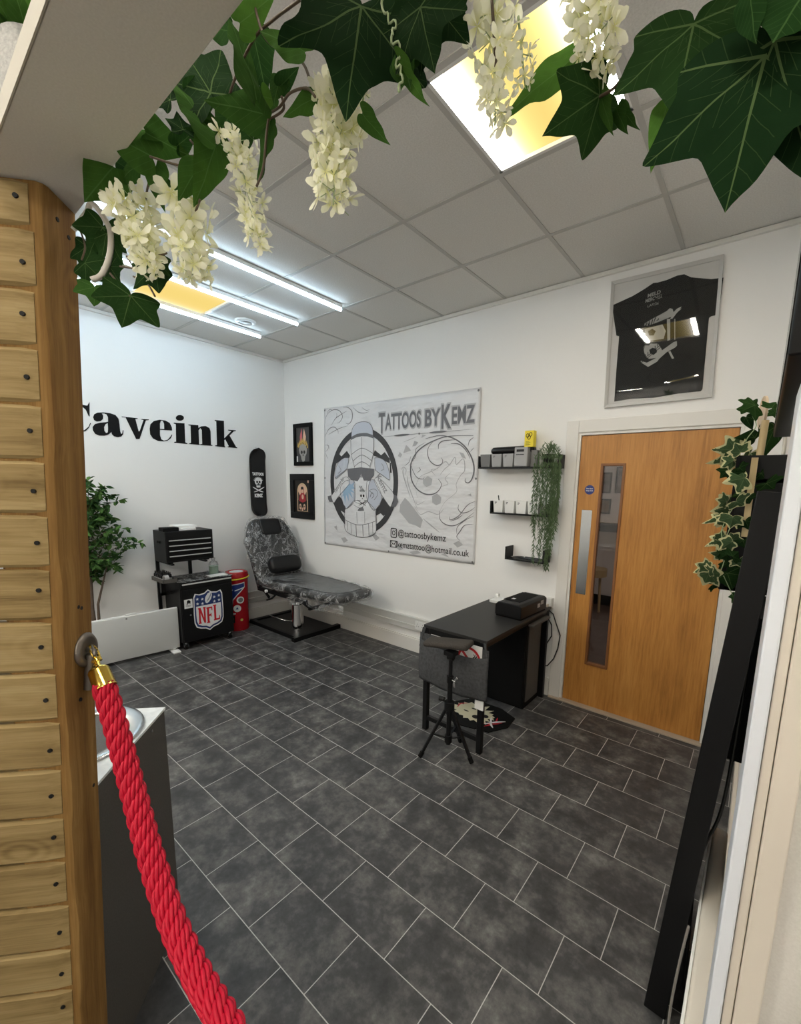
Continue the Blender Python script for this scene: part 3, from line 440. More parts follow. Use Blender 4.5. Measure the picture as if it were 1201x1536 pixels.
LEAVES=[["H",3.9332,-2.8995,2.1578,3.8626,-2.9468,2.1977,0.5075,-0.854,-0.1143,0.0592,0.55],["H",3.9338,-2.9065,2.1852,3.9676,-2.8583,2.1655,0.4568,-0.5908,-0.6651,0.0558,0.5],["H",3.8374,-2.9208,2.1692,3.8062,-2.9569,2.1111,0.9061,-0.293,-0.305,0.0683,0.6],["H",4.0539,-2.8575,2.1528,4.0406,-2.8873,2.0557,0.9825,0.0909,-0.1628,0.0556,0.7],["H",4.0254,-2.8733,2.1212,4.0071,-2.8976,2.0711,0.863,-0.5,-0.0725,0.0442,0.55],["H",3.9257,-2.8941,2.1499,3.9451,-2.8927,2.0811,0.5374,-0.8326,0.1338,0.0392,0.5],["H",3.9362,-2.8759,2.1357,3.9479,-2.8757,2.0909,0.4477,-0.8871,0.112,0.0265,0.4],["H",3.8653,-2.8989,2.17,3.8194,-2.9119,2.1561,0.2991,-0.9488,-0.1015,0.0382,0.35],["I",4.0601,-2.8682,2.2037,3.9835,-2.8813,2.3099,0.5593,-0.7693,0.3088,0.0948,0.1],["H",4.0727,-2.8707,2.1415,4.0051,-2.9046,2.237,0.8098,-0.3962,0.4327,0.0445,0.45],["H",4.1695,-2.8469,2.1391,4.0986,-2.8987,2.1576,0.5204,-0.8092,-0.2727,0.0524,0.4],["H",4.1961,-2.8804,2.1248,4.1311,-2.8778,2.2636,0.9048,0.0535,0.4224,0.0386,0.4],["H",4.1709,-2.8488,2.124,4.1664,-2.868,2.0452,0.2645,-0.9403,0.214,0.024,0.35],["H",4.1242,-2.8756,2.2375,4.0773,-2.8821,2.2599,0.101,-0.992,-0.0755,0.03,0.15],["H",4.191,-2.8964,2.1933,4.2207,-2.8661,2.2289,0.7999,-0.0883,-0.5936,0.0351,0.9],["I",4.3525,-2.856,2.1492,4.3692,-2.8932,2.0259,0.7257,-0.6254,0.287,0.153,0.06],["H",4.2821,-2.8755,2.134,4.218,-2.8912,2.1778,0.3325,-0.9306,0.153,0.033,0.6],["I",4.43,-2.8553,2.1062,4.4471,-2.8538,2.0461,0.1259,-0.992,0.0121,0.0801,0.1],["H",4.4042,-2.8538,2.0859,4.4161,-2.8519,2.0489,-0.0431,-0.9968,-0.0671,0.0361,0.3],["H",4.4027,-2.8569,2.0761,4.4316,-2.8434,2.0308,-0.2744,-0.8589,-0.4324,0.0197,0.75],["H",4.2704,-2.8508,2.1105,4.2424,-2.8775,2.0865,0.6989,-0.7149,-0.0206,0.0273,0.6],["H",4.348,-2.8519,2.058,4.375,-2.8375,2.0246,-0.0397,-0.905,-0.4236,0.0215,0.5],["H",4.3659,-2.84,2.1122,4.3601,-2.8504,2.0825,0.2363,-0.9303,0.2805,0.014,0.8],["I",3.9696,-2.8831,2.2262,3.9486,-2.8958,2.2454,0.6045,-0.783,0.147,0.0405,0.05],["I",3.9787,-2.8703,2.1904,3.9674,-2.8733,2.2202,0.9069,-0.2756,0.3186,0.0411,0.1],["H",4.2048,-2.8535,2.1608,4.2021,-2.8624,2.1272,0.6348,-0.7584,0.1478,0.0248,0.3],["H",4.1811,-2.8624,2.1448,4.1941,-2.853,2.141,0.2219,-0.6133,-0.7581,0.0253,1.0],["H",4.1622,-2.8615,2.2236,4.1641,-2.8465,2.1628,0.6104,-0.7731,-0.1726,0.0464,0.15],["H",4.2062,-2.8549,2.1486,4.2228,-2.8369,2.1736,0.8647,-0.1255,-0.4864,0.0207,0.15],["H",4.0201,-2.8727,2.2093,4.0515,-2.8432,2.2341,0.6786,-0.1135,-0.7257,0.0435,0.15],["H",4.0887,-2.8507,2.179,4.0746,-2.8693,2.1416,0.8628,-0.4994,-0.079,0.0421,0.2],["H",4.1155,-2.838,2.138,4.0987,-2.8475,2.1561,0.5675,-0.8178,0.0958,0.0375,0.2],["H",3.9619,-2.8741,2.1729,3.9867,-2.8484,2.2041,0.7985,-0.0408,-0.6007,0.0309,0.2],["H",3.8153,-2.9079,2.1921,3.8395,-2.8927,2.1733,0.2168,-0.8765,-0.4299,0.0281,0.1],["I",3.7321,-2.9107,2.1174,3.7158,-2.9336,2.0669,0.8891,-0.45,-0.0839,0.0781,0.3],["I",3.7142,-2.9378,2.0518,3.7452,-2.92,2.0195,0.5389,-0.8407,0.0534,0.0657,0.25],["I",3.7518,-2.9114,2.101,3.7791,-2.9006,2.0482,0.48,-0.8746,0.0687,0.0811,0.3],["I",3.7586,-2.9391,2.0001,3.7615,-2.9436,1.9661,0.9378,-0.3245,0.1236,0.0609,0.9],["I",3.8227,-2.9054,1.9819,3.8166,-2.9213,1.9261,0.9429,-0.3331,-0.0082,0.1027,0.3],["I",3.8623,-2.878,2.0287,3.8348,-2.9071,1.9908,0.6348,-0.7626,0.1243,0.0702,0.2],["I",3.8775,-2.8782,2.0323,3.8971,-2.868,2.0063,0.3951,-0.9167,-0.0597,0.0385,0.35],["I",3.7673,-2.9016,2.0895,3.7832,-2.8938,2.0662,0.458,-0.8888,0.0155,0.0487,0.2],["I",3.687,-2.9253,2.0926,3.686,-2.9372,2.037,0.7737,-0.6224,0.1186,0.0506,0.2],["I",3.7633,-2.9143,2.0418,3.7808,-2.9064,2.0126,0.4572,-0.8887,0.0346,0.0487,0.15],["I",4.6481,-2.7767,2.0312,4.6442,-2.7942,1.9588,0.2057,-0.9538,0.2191,0.1075,0.22],["I",4.7035,-2.8422,1.9366,4.6946,-2.8684,1.8397,0.1077,-0.962,0.251,0.1223,0.05],["I",4.707,-2.845,1.9408,4.7368,-2.8395,1.8514,-0.404,-0.8951,-0.1888,0.0921,0.05],["H",4.5201,-2.7047,2.1208,4.4677,-2.7579,2.0597,0.6638,-0.7438,0.0782,0.0359,0.95],["I",4.5638,-2.7368,2.0463,4.5244,-2.7756,2.0063,0.7889,-0.574,-0.2196,0.0752,0.3],["H",4.5636,-2.7366,2.0479,4.5776,-2.7339,2.0067,-0.3738,-0.9084,-0.187,0.0164,0.5],["H",4.5783,-2.7283,2.0321,4.5888,-2.7249,2.008,-0.4826,-0.8132,-0.3252,0.0164,0.4],["H",4.5805,-2.7259,2.0354,4.5974,-2.7174,2.0115,-0.4412,-0.7007,-0.5607,0.0131,0.4],["H",4.633,-2.7719,1.9852,4.6286,-2.7867,1.9283,0.1561,-0.9589,0.2368,0.0225,0.85],["H",4.6569,-2.7369,2.0671,4.6727,-2.7289,2.0453,-0.1604,-0.8842,-0.4388,0.0253,0.8],["H",4.693,-2.8575,1.9653,4.6982,-2.8598,1.9333,-0.5873,-0.8085,-0.0385,0.0243,0.1],["H",4.7193,-2.8524,1.9524,4.7085,-2.8662,1.9251,0.2434,-0.9005,0.3603,0.0429,0.1],["H",4.4294,-2.8236,2.1385,4.4459,-2.8171,2.1064,-0.091,-0.9652,-0.245,0.0393,0.2],["H",4.4147,-2.8456,2.0861,4.4088,-2.858,2.047,0.4198,-0.8815,0.2162,0.0197,0.5],["H",4.6471,-2.7546,2.0168,4.6483,-2.7141,2.0865,0.8398,-0.4754,0.262,0.0393,0.3],["I",4.4291,-2.839,2.1269,4.4222,-2.8438,2.0652,0.5644,-0.8255,0.0017,0.0864,0.1]]
STEMS=[[[4.1668,-2.8491,2.1391],[4.2015,-2.8525,2.1306],[4.2314,-2.8587,2.1272],[4.2678,-2.8619,2.113],[4.2973,-2.8736,2.0836]],[[4.1692,-2.8484,2.1326],[4.1979,-2.8452,2.1331],[4.2092,-2.855,2.1364]],[[3.9313,-2.9012,2.1568],[3.9806,-2.8841,2.1352],[4.0158,-2.876,2.1235],[4.0347,-2.8736,2.1475]],[[3.9873,-2.8716,2.1504],[4.0082,-2.8613,2.1521],[3.9999,-2.8711,2.1677]],[[4.1745,-2.8502,2.1349],[4.1728,-2.8539,2.1127],[4.1726,-2.8602,2.0709],[4.167,-2.8674,2.0461]],[[4.2001,-2.8838,2.2206],[4.2211,-2.8815,2.1713],[4.2573,-2.8625,2.1459],[4.2721,-2.8604,2.1202]],[[4.1031,-2.8687,2.1616],[4.1386,-2.8778,2.1699],[4.1843,-2.8757,2.1948],[4.2314,-2.8789,2.1873],[4.2822,-2.8797,2.177]],[[3.9112,-2.8956,2.1351],[3.8973,-2.8965,2.1206],[3.8882,-2.9024,2.0625]],[[4.0439,-2.8826,2.0663],[3.9957,-2.8678,2.0718]],[[4.564,-2.737,2.0447],[4.581,-2.7514,2.0345],[4.6017,-2.761,2.0339],[4.6433,-2.7548,2.0306],[4.6738,-2.7577,2.0253],[4.6832,-2.7786,2.0128]],[[4.6832,-2.7786,2.0128],[4.6896,-2.8294,1.9907]],[[4.4822,-2.8129,2.1138],[4.4811,-2.8013,2.0796],[4.4786,-2.7902,2.0482]],[[3.7899,-2.9072,2.0373],[3.8422,-2.8944,2.0253],[3.8779,-2.8912,2.0297],[3.9219,-2.8823,2.0309]],[[3.7772,-2.9195,2.0252],[3.8053,-2.9101,1.9942],[3.822,-2.9062,1.9807]],[[3.6737,-2.9296,2.1232],[3.6977,-2.9309,2.0872],[3.7087,-2.9409,2.0577]],[[3.7972,-2.898,2.0551],[3.8288,-2.8927,2.0215],[3.8626,-2.8823,2.0059]],[[3.8226,-2.8988,2.0155],[3.8482,-2.8878,2.0022],[3.8681,-2.8836,1.9774]]]
TENDRIL=[[4.3876,-2.8629,2.138],[4.3921,-2.8627,2.1165],[4.4004,-2.8573,2.1062],[4.3985,-2.86,2.0957],[4.4058,-2.8557,2.0837],[4.4047,-2.8581,2.0715],[4.4088,-2.8561,2.061],[4.4081,-2.8585,2.0471]]
HOOP=[[3.6906,-2.9444,2.1114],[3.7101,-2.9271,2.1402],[3.7189,-2.9206,2.1565],[3.7419,-2.9113,2.1314],[3.7593,-2.9076,2.1003],[3.7657,-2.9147,2.0574],[3.7623,-2.9279,2.0233],[3.753,-2.941,2.0128]]
FLOWERS=[[3.8789,-2.9121,2.1148,3.9157,-2.907,1.9959,0.0808,34],[3.9678,-2.8715,2.0983,3.9983,-2.8722,1.9749,0.0837,36],[4.0943,-2.8529,2.1467,4.1399,-2.8487,1.988,0.0562,40],[4.3,-2.8399,2.1134,4.3092,-2.8594,1.9793,0.0727,46],[4.4695,-2.7901,2.1493,4.486,-2.8039,2.015,0.0557,34],[4.5454,-2.7442,2.1459,4.5651,-2.7457,2.0609,0.064,34],[4.4899,-2.7687,2.1117,4.4997,-2.7713,2.0604,0.0302,9],[4.3399,-2.8365,2.1029,4.3388,-2.8431,2.0738,0.022,6]]
CIVY=[["I",4.6737,-1.2055,1.9784,4.6416,-1.2345,1.9587,0.4441,-0.7842,0.4335,0.1037,0.35],["I",4.6571,-1.1425,1.9802,4.6397,-1.1494,2.0138,0.257,-0.9642,-0.0649,0.0717,0.4],["I",4.7233,-1.2039,1.965,4.7354,-1.1898,1.9884,0.4143,-0.8582,0.3031,0.0764,0.35],["I",4.7434,-1.0275,1.9798,4.7434,-1.0344,1.9449,0.0103,-0.9807,0.1954,0.0734,0.4],["H",4.6485,-1.135,1.9486,4.6739,-1.1253,1.8976,-0.27,-0.9124,-0.3076,0.0437,0.1],["H",4.685,-1.1333,1.8697,4.6271,-1.1795,1.8657,0.6141,-0.7499,-0.2459,0.0598,0.15],["I",4.6934,-1.0938,1.8975,4.7181,-1.0763,1.8883,0.4205,-0.8102,-0.4085,0.0821,0.3],["H",4.7422,-1.051,1.9187,4.7068,-1.1065,1.7798,0.1018,-0.9326,0.3463,0.0716,0.3],["V",4.6352,-1.1699,1.8252,4.5652,-1.2255,1.8209,0.6193,-0.7655,-0.1744,0.1052,0.6],["V",4.6357,-1.1237,1.804,4.5515,-1.1966,1.769,0.6898,-0.6863,-0.2306,0.0881,0.6],["V",4.6534,-1.2911,1.8061,4.6314,-1.3019,1.8379,-0.1124,-0.9137,-0.3906,0.0807,0.6],["V",4.664,-1.1626,1.8152,4.6862,-1.1432,1.8256,0.6837,-0.7213,-0.1108,0.095,0.6],["V",4.6755,-1.0881,1.8053,4.6972,-1.0811,1.7554,0.1858,-0.9809,-0.0578,0.1079,0.5],["V",4.6293,-1.2009,1.7798,4.5973,-1.231,1.7545,0.6171,-0.7743,0.1401,0.0664,0.6],["I",4.6145,-1.1607,1.7476,4.596,-1.1812,1.717,0.4726,-0.8367,0.2766,0.0646,0.2],["V",4.6746,-1.2865,1.7146,4.6156,-1.3358,1.6992,0.4805,-0.7288,0.4878,0.0989,0.6],["V",4.6832,-1.1358,1.7088,4.6517,-1.1676,1.6732,0.4684,-0.8236,0.3199,0.0965,0.6],["V",4.6944,-1.1205,1.7142,4.7079,-1.1128,1.6996,0.3416,-0.9243,-0.1703,0.0871,0.5],["I",4.7108,-1.1713,1.6793,4.6449,-1.229,1.6485,0.5193,-0.7798,0.3496,0.0981,0.25],["I",4.739,-1.246,1.6977,4.7636,-1.2312,1.6753,0.0242,-0.847,-0.531,0.0933,0.2],["I",4.7304,-1.0815,1.7105,4.6953,-1.1172,1.6695,0.4347,-0.83,0.3496,0.0829,0.2],["V",4.6253,-1.1981,1.6278,4.5927,-1.2218,1.6369,0.591,-0.8065,0.0161,0.0676,0.6],["V",4.6467,-1.172,1.6082,4.5836,-1.2257,1.5865,0.6629,-0.7436,-0.0875,0.1165,0.4],["V",4.6606,-1.2753,1.6303,4.6889,-1.2567,1.6122,0.2034,-0.8251,-0.5271,0.0917,0.5],["V",4.6682,-1.141,1.5881,4.7047,-1.1133,1.5841,0.603,-0.7972,-0.0285,0.1273,0.45],["V",4.6353,-1.1874,1.5678,4.5625,-1.2492,1.5434,0.532,-0.7676,0.3574,0.0583,0.7],["V",4.6555,-1.2837,1.5733,4.6529,-1.2943,1.5306,0.3759,-0.9046,0.2011,0.092,0.5],["V",4.6793,-1.1898,1.5756,4.6693,-1.2075,1.5262,0.1391,-0.941,0.3085,0.105,0.4],["V",4.6293,-1.2197,1.5639,4.601,-1.2474,1.536,0.517,-0.8093,0.2789,0.0576,0.6],["I",4.6944,-1.2433,1.5595,4.7096,-1.2381,1.5265,0.3554,-0.9346,0.0138,0.0614,0.1],["V",4.6383,-1.2301,1.4853,4.5824,-1.279,1.4591,0.4146,-0.7494,0.5162,0.0671,0.4],["V",4.6263,-1.2538,1.4961,4.6058,-1.268,1.5053,0.3565,-0.8135,-0.4595,0.0571,0.5],["V",4.6631,-1.2475,1.4891,4.7039,-1.2163,1.4853,0.5992,-0.7952,-0.0933,0.0565,0.4],["V",4.6631,-1.327,1.4863,4.633,-1.3563,1.4576,0.5146,-0.8087,0.2848,0.0634,0.5],["I",4.6794,-1.1912,1.4656,4.667,-1.2069,1.4355,0.4513,-0.8539,0.2592,0.073,0.15],["V",4.6355,-1.209,1.422,4.5938,-1.2398,1.4309,0.6089,-0.7775,0.1572,0.0488,0.45],["I",4.6531,-1.3324,1.4381,4.6361,-1.3485,1.4236,0.5334,-0.8017,0.2697,0.0518,0.15],["I",4.6732,-1.3489,1.4376,4.6894,-1.3325,1.4565,0.4231,-0.8312,0.3606,0.0679,0.15],["V",4.5967,-1.2302,1.3628,4.5537,-1.2661,1.3515,0.3953,-0.6707,0.6276,0.0788,0.75],["V",4.6019,-1.3135,1.3803,4.567,-1.3371,1.3988,0.5855,-0.8073,0.0736,0.066,0.7],["V",4.6107,-1.3533,1.3675,4.6486,-1.3338,1.3163,0.4375,-0.899,-0.0178,0.0831,0.7],["V",4.6136,-1.4129,1.3863,4.6271,-1.4004,1.3958,0.5644,-0.7913,0.2353,0.0536,0.6],["I",4.7199,-1.2062,1.7358,4.7381,-1.1976,1.708,0.4314,-0.9022,0.0005,0.0695,0.1],["I",4.6556,-1.2908,1.7513,4.6761,-1.2783,1.7333,0.2985,-0.9096,-0.289,0.0597,0.15],["I",4.6382,-1.2853,1.7331,4.6521,-1.2791,1.71,-0.1332,-0.9342,-0.331,0.0518,0.1],["I",4.686,-1.2659,1.6406,4.6993,-1.2592,1.6222,-0.0148,-0.9357,-0.3525,0.0776,0.1],["I",4.7,-1.1608,1.6694,4.7405,-1.125,1.6901,0.4126,-0.7581,0.505,0.0811,0.2],["I",4.6987,-1.1332,1.5693,4.6862,-1.149,1.5389,-0.0748,-0.8716,0.4844,0.083,0.1],["V",4.6973,-1.1332,1.5082,4.7127,-1.127,1.4784,0.3735,-0.9276,0.0028,0.0784,0.4],["I",4.6959,-1.3027,1.4921,4.7064,-1.3,1.4644,0.157,-0.9869,-0.038,0.0771,0.1],["I",4.661,-1.2689,1.407,4.6752,-1.2625,1.3832,0.4654,-0.8842,0.0407,0.0801,0.1],["V",4.6928,-1.3217,1.4225,4.707,-1.3161,1.395,0.1864,-0.977,-0.1041,0.0723,0.35],["I",4.6422,-1.286,1.4414,4.6591,-1.2755,1.4274,0.5775,-0.8111,0.0925,0.062,0.12],["I",4.661,-1.2462,1.3588,4.6838,-1.2409,1.2955,0.1667,-0.9858,-0.0217,0.1356,0.2],["I",4.6393,-1.2149,1.351,4.6393,-1.2219,1.3158,0.0639,-0.9787,0.195,0.0555,0.2],["I",4.6859,-1.2176,1.3784,4.6943,-1.2188,1.3392,0.0609,-0.9971,0.045,0.0725,0.15],["I",4.6228,-1.2796,1.3126,4.6396,-1.2684,1.3032,0.6022,-0.7873,0.1323,0.0544,0.1],["I",4.6981,-1.2546,1.2803,4.686,-1.27,1.2508,-0.1163,-0.8606,0.4958,0.0447,0.2]]
CSTEM=[[[4.6758,-1.1442,1.9876],[4.6681,-1.1569,1.9536],[4.6846,-1.1527,1.9105],[4.661,-1.1837,1.8471],[4.6999,-1.1676,1.7756],[4.7103,-1.1709,1.7179],[4.6704,-1.2062,1.6975]],[[4.6704,-1.2062,1.6975],[4.6618,-1.2297,1.6394],[4.6391,-1.2661,1.5715],[4.6277,-1.2897,1.5235],[4.638,-1.2943,1.4858],[4.6647,-1.2783,1.487]],[[4.6293,-1.2809,1.4838],[4.6474,-1.2782,1.4263],[4.6392,-1.2972,1.3633],[4.6266,-1.312,1.3388]],[[4.6518,-1.2892,1.354],[4.6868,-1.2761,1.2824]],[[4.6567,-1.2469,1.5474],[4.6463,-1.2637,1.5036],[4.6726,-1.2488,1.4753],[4.6534,-1.2706,1.441]]]
ROPE=[[3.6875,-2.9673,1.2351],[3.7286,-2.9659,1.1772],[3.8132,-2.9681,1.0596],[3.9121,-2.9748,0.9602],[4.0127,-2.9798,0.8945],[4.1077,-2.9816,0.867],[4.2052,-2.9831,0.8643],[4.3034,-2.9846,0.858]]
ROPEEND=[[3.6224,-2.9732,1.2995],[3.637,-2.9709,1.286],[3.6498,-2.9691,1.277],[3.6602,-2.9689,1.2693],[3.6845,-2.9661,1.2397]]
HOOK=[3.6327,-2.9801,1.3028]
HOOKROD=[[3.6217,-2.9818,1.2913],[3.6347,-2.9893,1.2673],[3.6492,-2.998,1.2313]]
H=3.12; XR=4.80; YN=-2.44; XF=6.2; YF=-5.6
# ================= room shell =================
S('floor',MB().box((-.1,YF-.1,-.1),(XF+.1,.02,0)),'floor')
S('wall_left',MB().box((-.12,YF-.1,0),(0,.12,H+.1)),'wall')
DL,DR,DH=3.655,4.583,2.045   # door leaf
# long wall with the door opening
S('wall_back',MB().box((-.12,0,0),(DL-.02,.14,H+.1)).box((DR+.02,0,0),(XR+.1,.14,H+.1)).box((DL-.02,0,DH+.02),(DR+.02,.14,H+.1)),'wall')
S('wall_right',MB().box((XR,YN+.15,0),(XR+.12,.02,H+.1)),'wall')
S('wall_near',MB().box((4.79,YN-.0,0),(XF+.1,YN+.14,H+.1)),'wall2')
S('wall_side',MB().box((XF,YF-.1,0),(XF+.1,YN,H+.1)),'wall')
S('wall_front',MB().box((-.1,YF-.1,0),(XF+.1,YF,H+.1)),'wall')
# suspended ceiling: tiles with openings for the light panels and downlight, plus the metal grid
gx=[2.9855+.6*i for i in range(-4,6)]; gy=[-.632-.6*j for j in range(0,9)]
LP=[(3.5855,-1.832,'w'),(.5855,-1.832,'d'),(3.5855,-3.632,'w'),(2.3855,-4.832,'b'),(4.7855,-4.832,'b'),(.5855,-4.232,'b')]  # kind b panels are unseen, added behind the camera to light the foreground
xs=[-.1]+[g for g in gx if g>0]+[XF+.1]; ys=[.02]+gy+[YF-.1]
ct=MB()
for i in range(len(xs)-1):
    for j in range(len(ys)-1):
        if any(abs(xs[i]-a)<.01 and abs(ys[j+1]-b)<.01 for a,b,_ in LP): continue
        ct.box((xs[i],ys[j+1],H),(xs[i+1],ys[j],H+.018))
S('ceiling',ct,'ceil')
tb=MB()
for g in xs[1:-1]: tb.box((g-.012,YF,H-.004),(g+.012,0,H))
for g in gy: tb.box((0,g-.012,H-.0042),(XF,g+.012,H+.0002))
S('trim_1',tb,'tbar')
S('trim_2',MB().box((0,-.022,H-.03),(XR,0,H-.0045)).box((0,YF,H-.03),(.022,0,H-.0045)).box((XR-.022,YN,H-.03),(XR,0,H-.0045)),'trimw')
# skirting boards and the plastic cable trunking
S('baseboard_back',MB().box((.0,-.02,0),(3.54,0,.135)).box((0,-.013,.135),(3.54,0,.148)).box((4.70,-.02,0),(XR,0,.145)),'trimw',bevel=.003)
S('baseboard_left',MB().box((0,YF,0),(.02,-.02,.135)).box((0,YF,.135),(.013,-.02,.148)),'trimw',bevel=.003)
S('baseboard_right',MB().box((XR-.018,YN,0),(XR,-.02,.13)),'cream',bevel=.003)
t=MB()
t.box((.0,-.028,.225),(3.50,0,.272)).box((0,-.034,.268),(3.50,0,.285)).box((0,-.028,.285),(3.50,0,.34)).box((0,-.034,.34),(3.50,0,.362))
S('trim_3',t,'trunk',bevel=.003)
t=MB(); t.box((0,YF,.225),(.028,-.034,.272)).box((0,YF,.268),(.034,-.034,.285)).box((0,YF,.285),(.028,-.034,.34)).box((0,YF,.34),(.034,-.034,.362))
S('trim_4',t,'trunk',bevel=.003)
# door and frame
S('trim_5',MB().box((3.545,-.018,0),(DL-.022,0,DH+.11)).box((DR+.022,-.018,0),(4.70,0,DH+.11)).box((DL-.022,-.018,DH+.022),(DR+.022,0,DH+.11)),'trimw',bevel=.004)
S('trim_6',MB().box((DL-.022,-.008,0),(DL-.004,.14,DH+.004)).box((DR+.004,-.008,0),(DR+.022,.14,DH+.004)).box((DL-.022,-.008,DH+.004),(DR+.022,.14,DH+.022)).box((DL-.004,.05,0),(DL+.012,.08,DH)).box((DR-.012,.05,0),(DR+.004,.08,DH)),'trimw')
S('trim_7',MB().box((3.55,-.045,0),(4.69,.14,.012)),'threshold',bevel=.003)
gx0,gx1,gz0,gz1=3.815,3.957,.352,1.835
dr=thing('door_1','','' ,(DL,.03,0)); del dr['label'],dr['category']; dr['kind']='structure'
d=MB()
for a,b in [((DL,.004,.014),(gx0,.048,DH)),((gx1,.004,.014),(DR,.048,DH)),((gx0,.004,.014),(gx1,.048,gz0)),((gx0,.004,gz1),(gx1,.048,DH))]: d.box(a,b)
d.build('door_leaf','oak',dr)
b=MB(); 
for a,c in [((gx0-.012,-.003,gz0-.012),(gx0+.006,.02,gz1+.012)),((gx1-.006,-.003,gz0-.012),(gx1+.012,.02,gz1+.012)),((gx0,-.003,gz0-.012),(gx1,.02,gz0+.006)),((gx0,-.003,gz1-.006),(gx1,.02,gz1+.012))]: b.box(a,c)
b.build('glazing_bead','oakd',dr,bevel=.003)
MB().box((gx0,.022,gz0),(gx1,.028,gz1)).build('vision_glass','glass',dr)
MB().box((3.693,.0,.878),(3.768,.004,1.513)).build('push_plate','steel',dr,bevel=.002)
sg=MB().disc((3.737,1.660),.034,.034,onB(-.004),0,.002); so=sg.build('fire_door_sign','bluesign',dr)
MB().text('Fire door',.0125,lambda a,b,h:V((3.737+a,.0014-h,1.665+b)),.0004,'CENTER',.0004).text('keep shut',.0125,lambda a,b,h:V((3.737+a,.0014-h,1.650+b)),.0004,'CENTER',.0004).build('sign_text','whitep',so)
# hall beyond the door glass
S('wall_left',MB().box((2.3,.14,0),(2.4,3.2,2.7)),'wall'); S('wall_back',MB().box((2.3,3.2,0),(5.2,3.3,2.7)),'wall'); S('wall_right',MB().box((5.1,.14,0),(5.2,3.2,2.7)),'wall')
S('ceiling',MB().box((2.3,.14,2.6),(5.2,3.3,2.7)),'ceil')
M['hallfl']=P('hall_vinyl',(.12,.08,.065),.25); S('floor',MB().box((2.3,.02,-.1),(5.2,3.3,-.002)),'hallfl')
S('baseboard_back',MB().box((2.4,.14,0),(2.42,3.2,.14)).box((2.4,3.18,0),(5.1,3.2,.14)),'blackm')
hl=bpy.data.lights.new('hall_light','AREA'); hl.energy=7; hl.size=.5; hl.color=(1,.9,.8); ho=bpy.data.objects.new('hall_light',hl); COL.objects.link(ho); ho.location=(4.2,1.8,2.58)
def frame_pic(name,label,x0,x1,z0,z1,to3,art,grp=None,loc=(0,0,0)):
    T=thing(name,label,'picture',loc,0,grp); f=MB(); w_=.02
    for a,b in (((x0,z0),(x1,z0+w_)),((x0,z1-w_),(x1,z1)),((x0,z0+w_),(x0+w_,z1-w_)),((x1-w_,z0+w_),(x1,z1-w_))):
        c=[to3(a[0],a[1],0),to3(b[0],a[1],0),to3(b[0],b[1],0),to3(a[0],b[1],0),to3(a[0],a[1],.02),to3(b[0],a[1],.02),to3(b[0],b[1],.02),to3(a[0],b[1],.02)]
        f.add(c,[(3,2,1,0),(4,5,6,7),(0,1,5,4),(1,2,6,5),(2,3,7,6),(3,0,4,7)])
    f.build('frame','blackm',T); MB().add([to3(x0,z0,.006),to3(x1,z0,.006),to3(x1,z1,.006),to3(x0,z1,.006)],[(0,1,2,3)]).build('print',art,T); return T
M['art1']=mottled('hall_print',(.08,.07,.06),(.35,.33,.30),9); M['art2']=mottled('hall_print_warm',(.12,.07,.03),(.30,.20,.10),9)
hb=lambda a,b,h:V((a,3.198-h,b))
frame_pic('framed_picture','black framed picture in the hall, topmost one seen through the door glass',2.915,3.045,1.615,1.905,hb,'art1','pictures in the hall',(2.98,3.19,1.6))
frame_pic('framed_picture','brown framed picture in the hall, lower one seen through the door glass',2.90,3.06,1.325,1.535,hb,'art2','pictures in the hall',(2.98,3.19,1.3))
frame_pic('framed_picture','pale framed picture at the edge of the door glass',3.10,3.42,1.62,1.98,hb,'art1','pictures in the hall',(3.26,3.19,1.6))
T=thing('wall_shelf','dark shelf on the hall wall seen through the door glass','shelf',(3.0,3.1,1.1))
MB().box((2.6,2.98,1.10),(3.5,3.199,1.20)).build('board','bamboo',T); MB().box((2.6,2.96,1.09),(3.5,2.98,1.21)).build('front_edge','blackm',T)
T=thing('hall_stool','low yellowish round stool seen through the door glass','stool',(3.0,2.9,0))
MB().cyl((3.0,2.75,.50),(3.0,2.75,.60),.20,24).build('seat','bamboo',T,smooth='auto')
for k in range(3): MB().cyl((3.0+.14*math.cos(k*2.1),2.75+.14*math.sin(k*2.1),0),(3.0+.12*math.cos(k*2.1),2.75+.12*math.sin(k*2.1),.5),.018,8).build('leg','bamboo',T)
# white door frame and plastered wall beside the camera
S('trim_8',MB().box((4.757,YN-.02,0),(4.7755,YN+.12,1.815)),'upvc',bevel=.003)
S('trim_9',MB().box((4.7765,YN-.014,0),(4.789,YN+.1,1.815)),'cream',bevel=.002)
S('trim_10',MB().box((4.790,YN-.018,0),(4.821,YN+.1,H)),'cream',bevel=.003)
S('trim_11',MB().box((4.80,YN-.02,1.82),(4.822,YN+.1,H)),'cream')
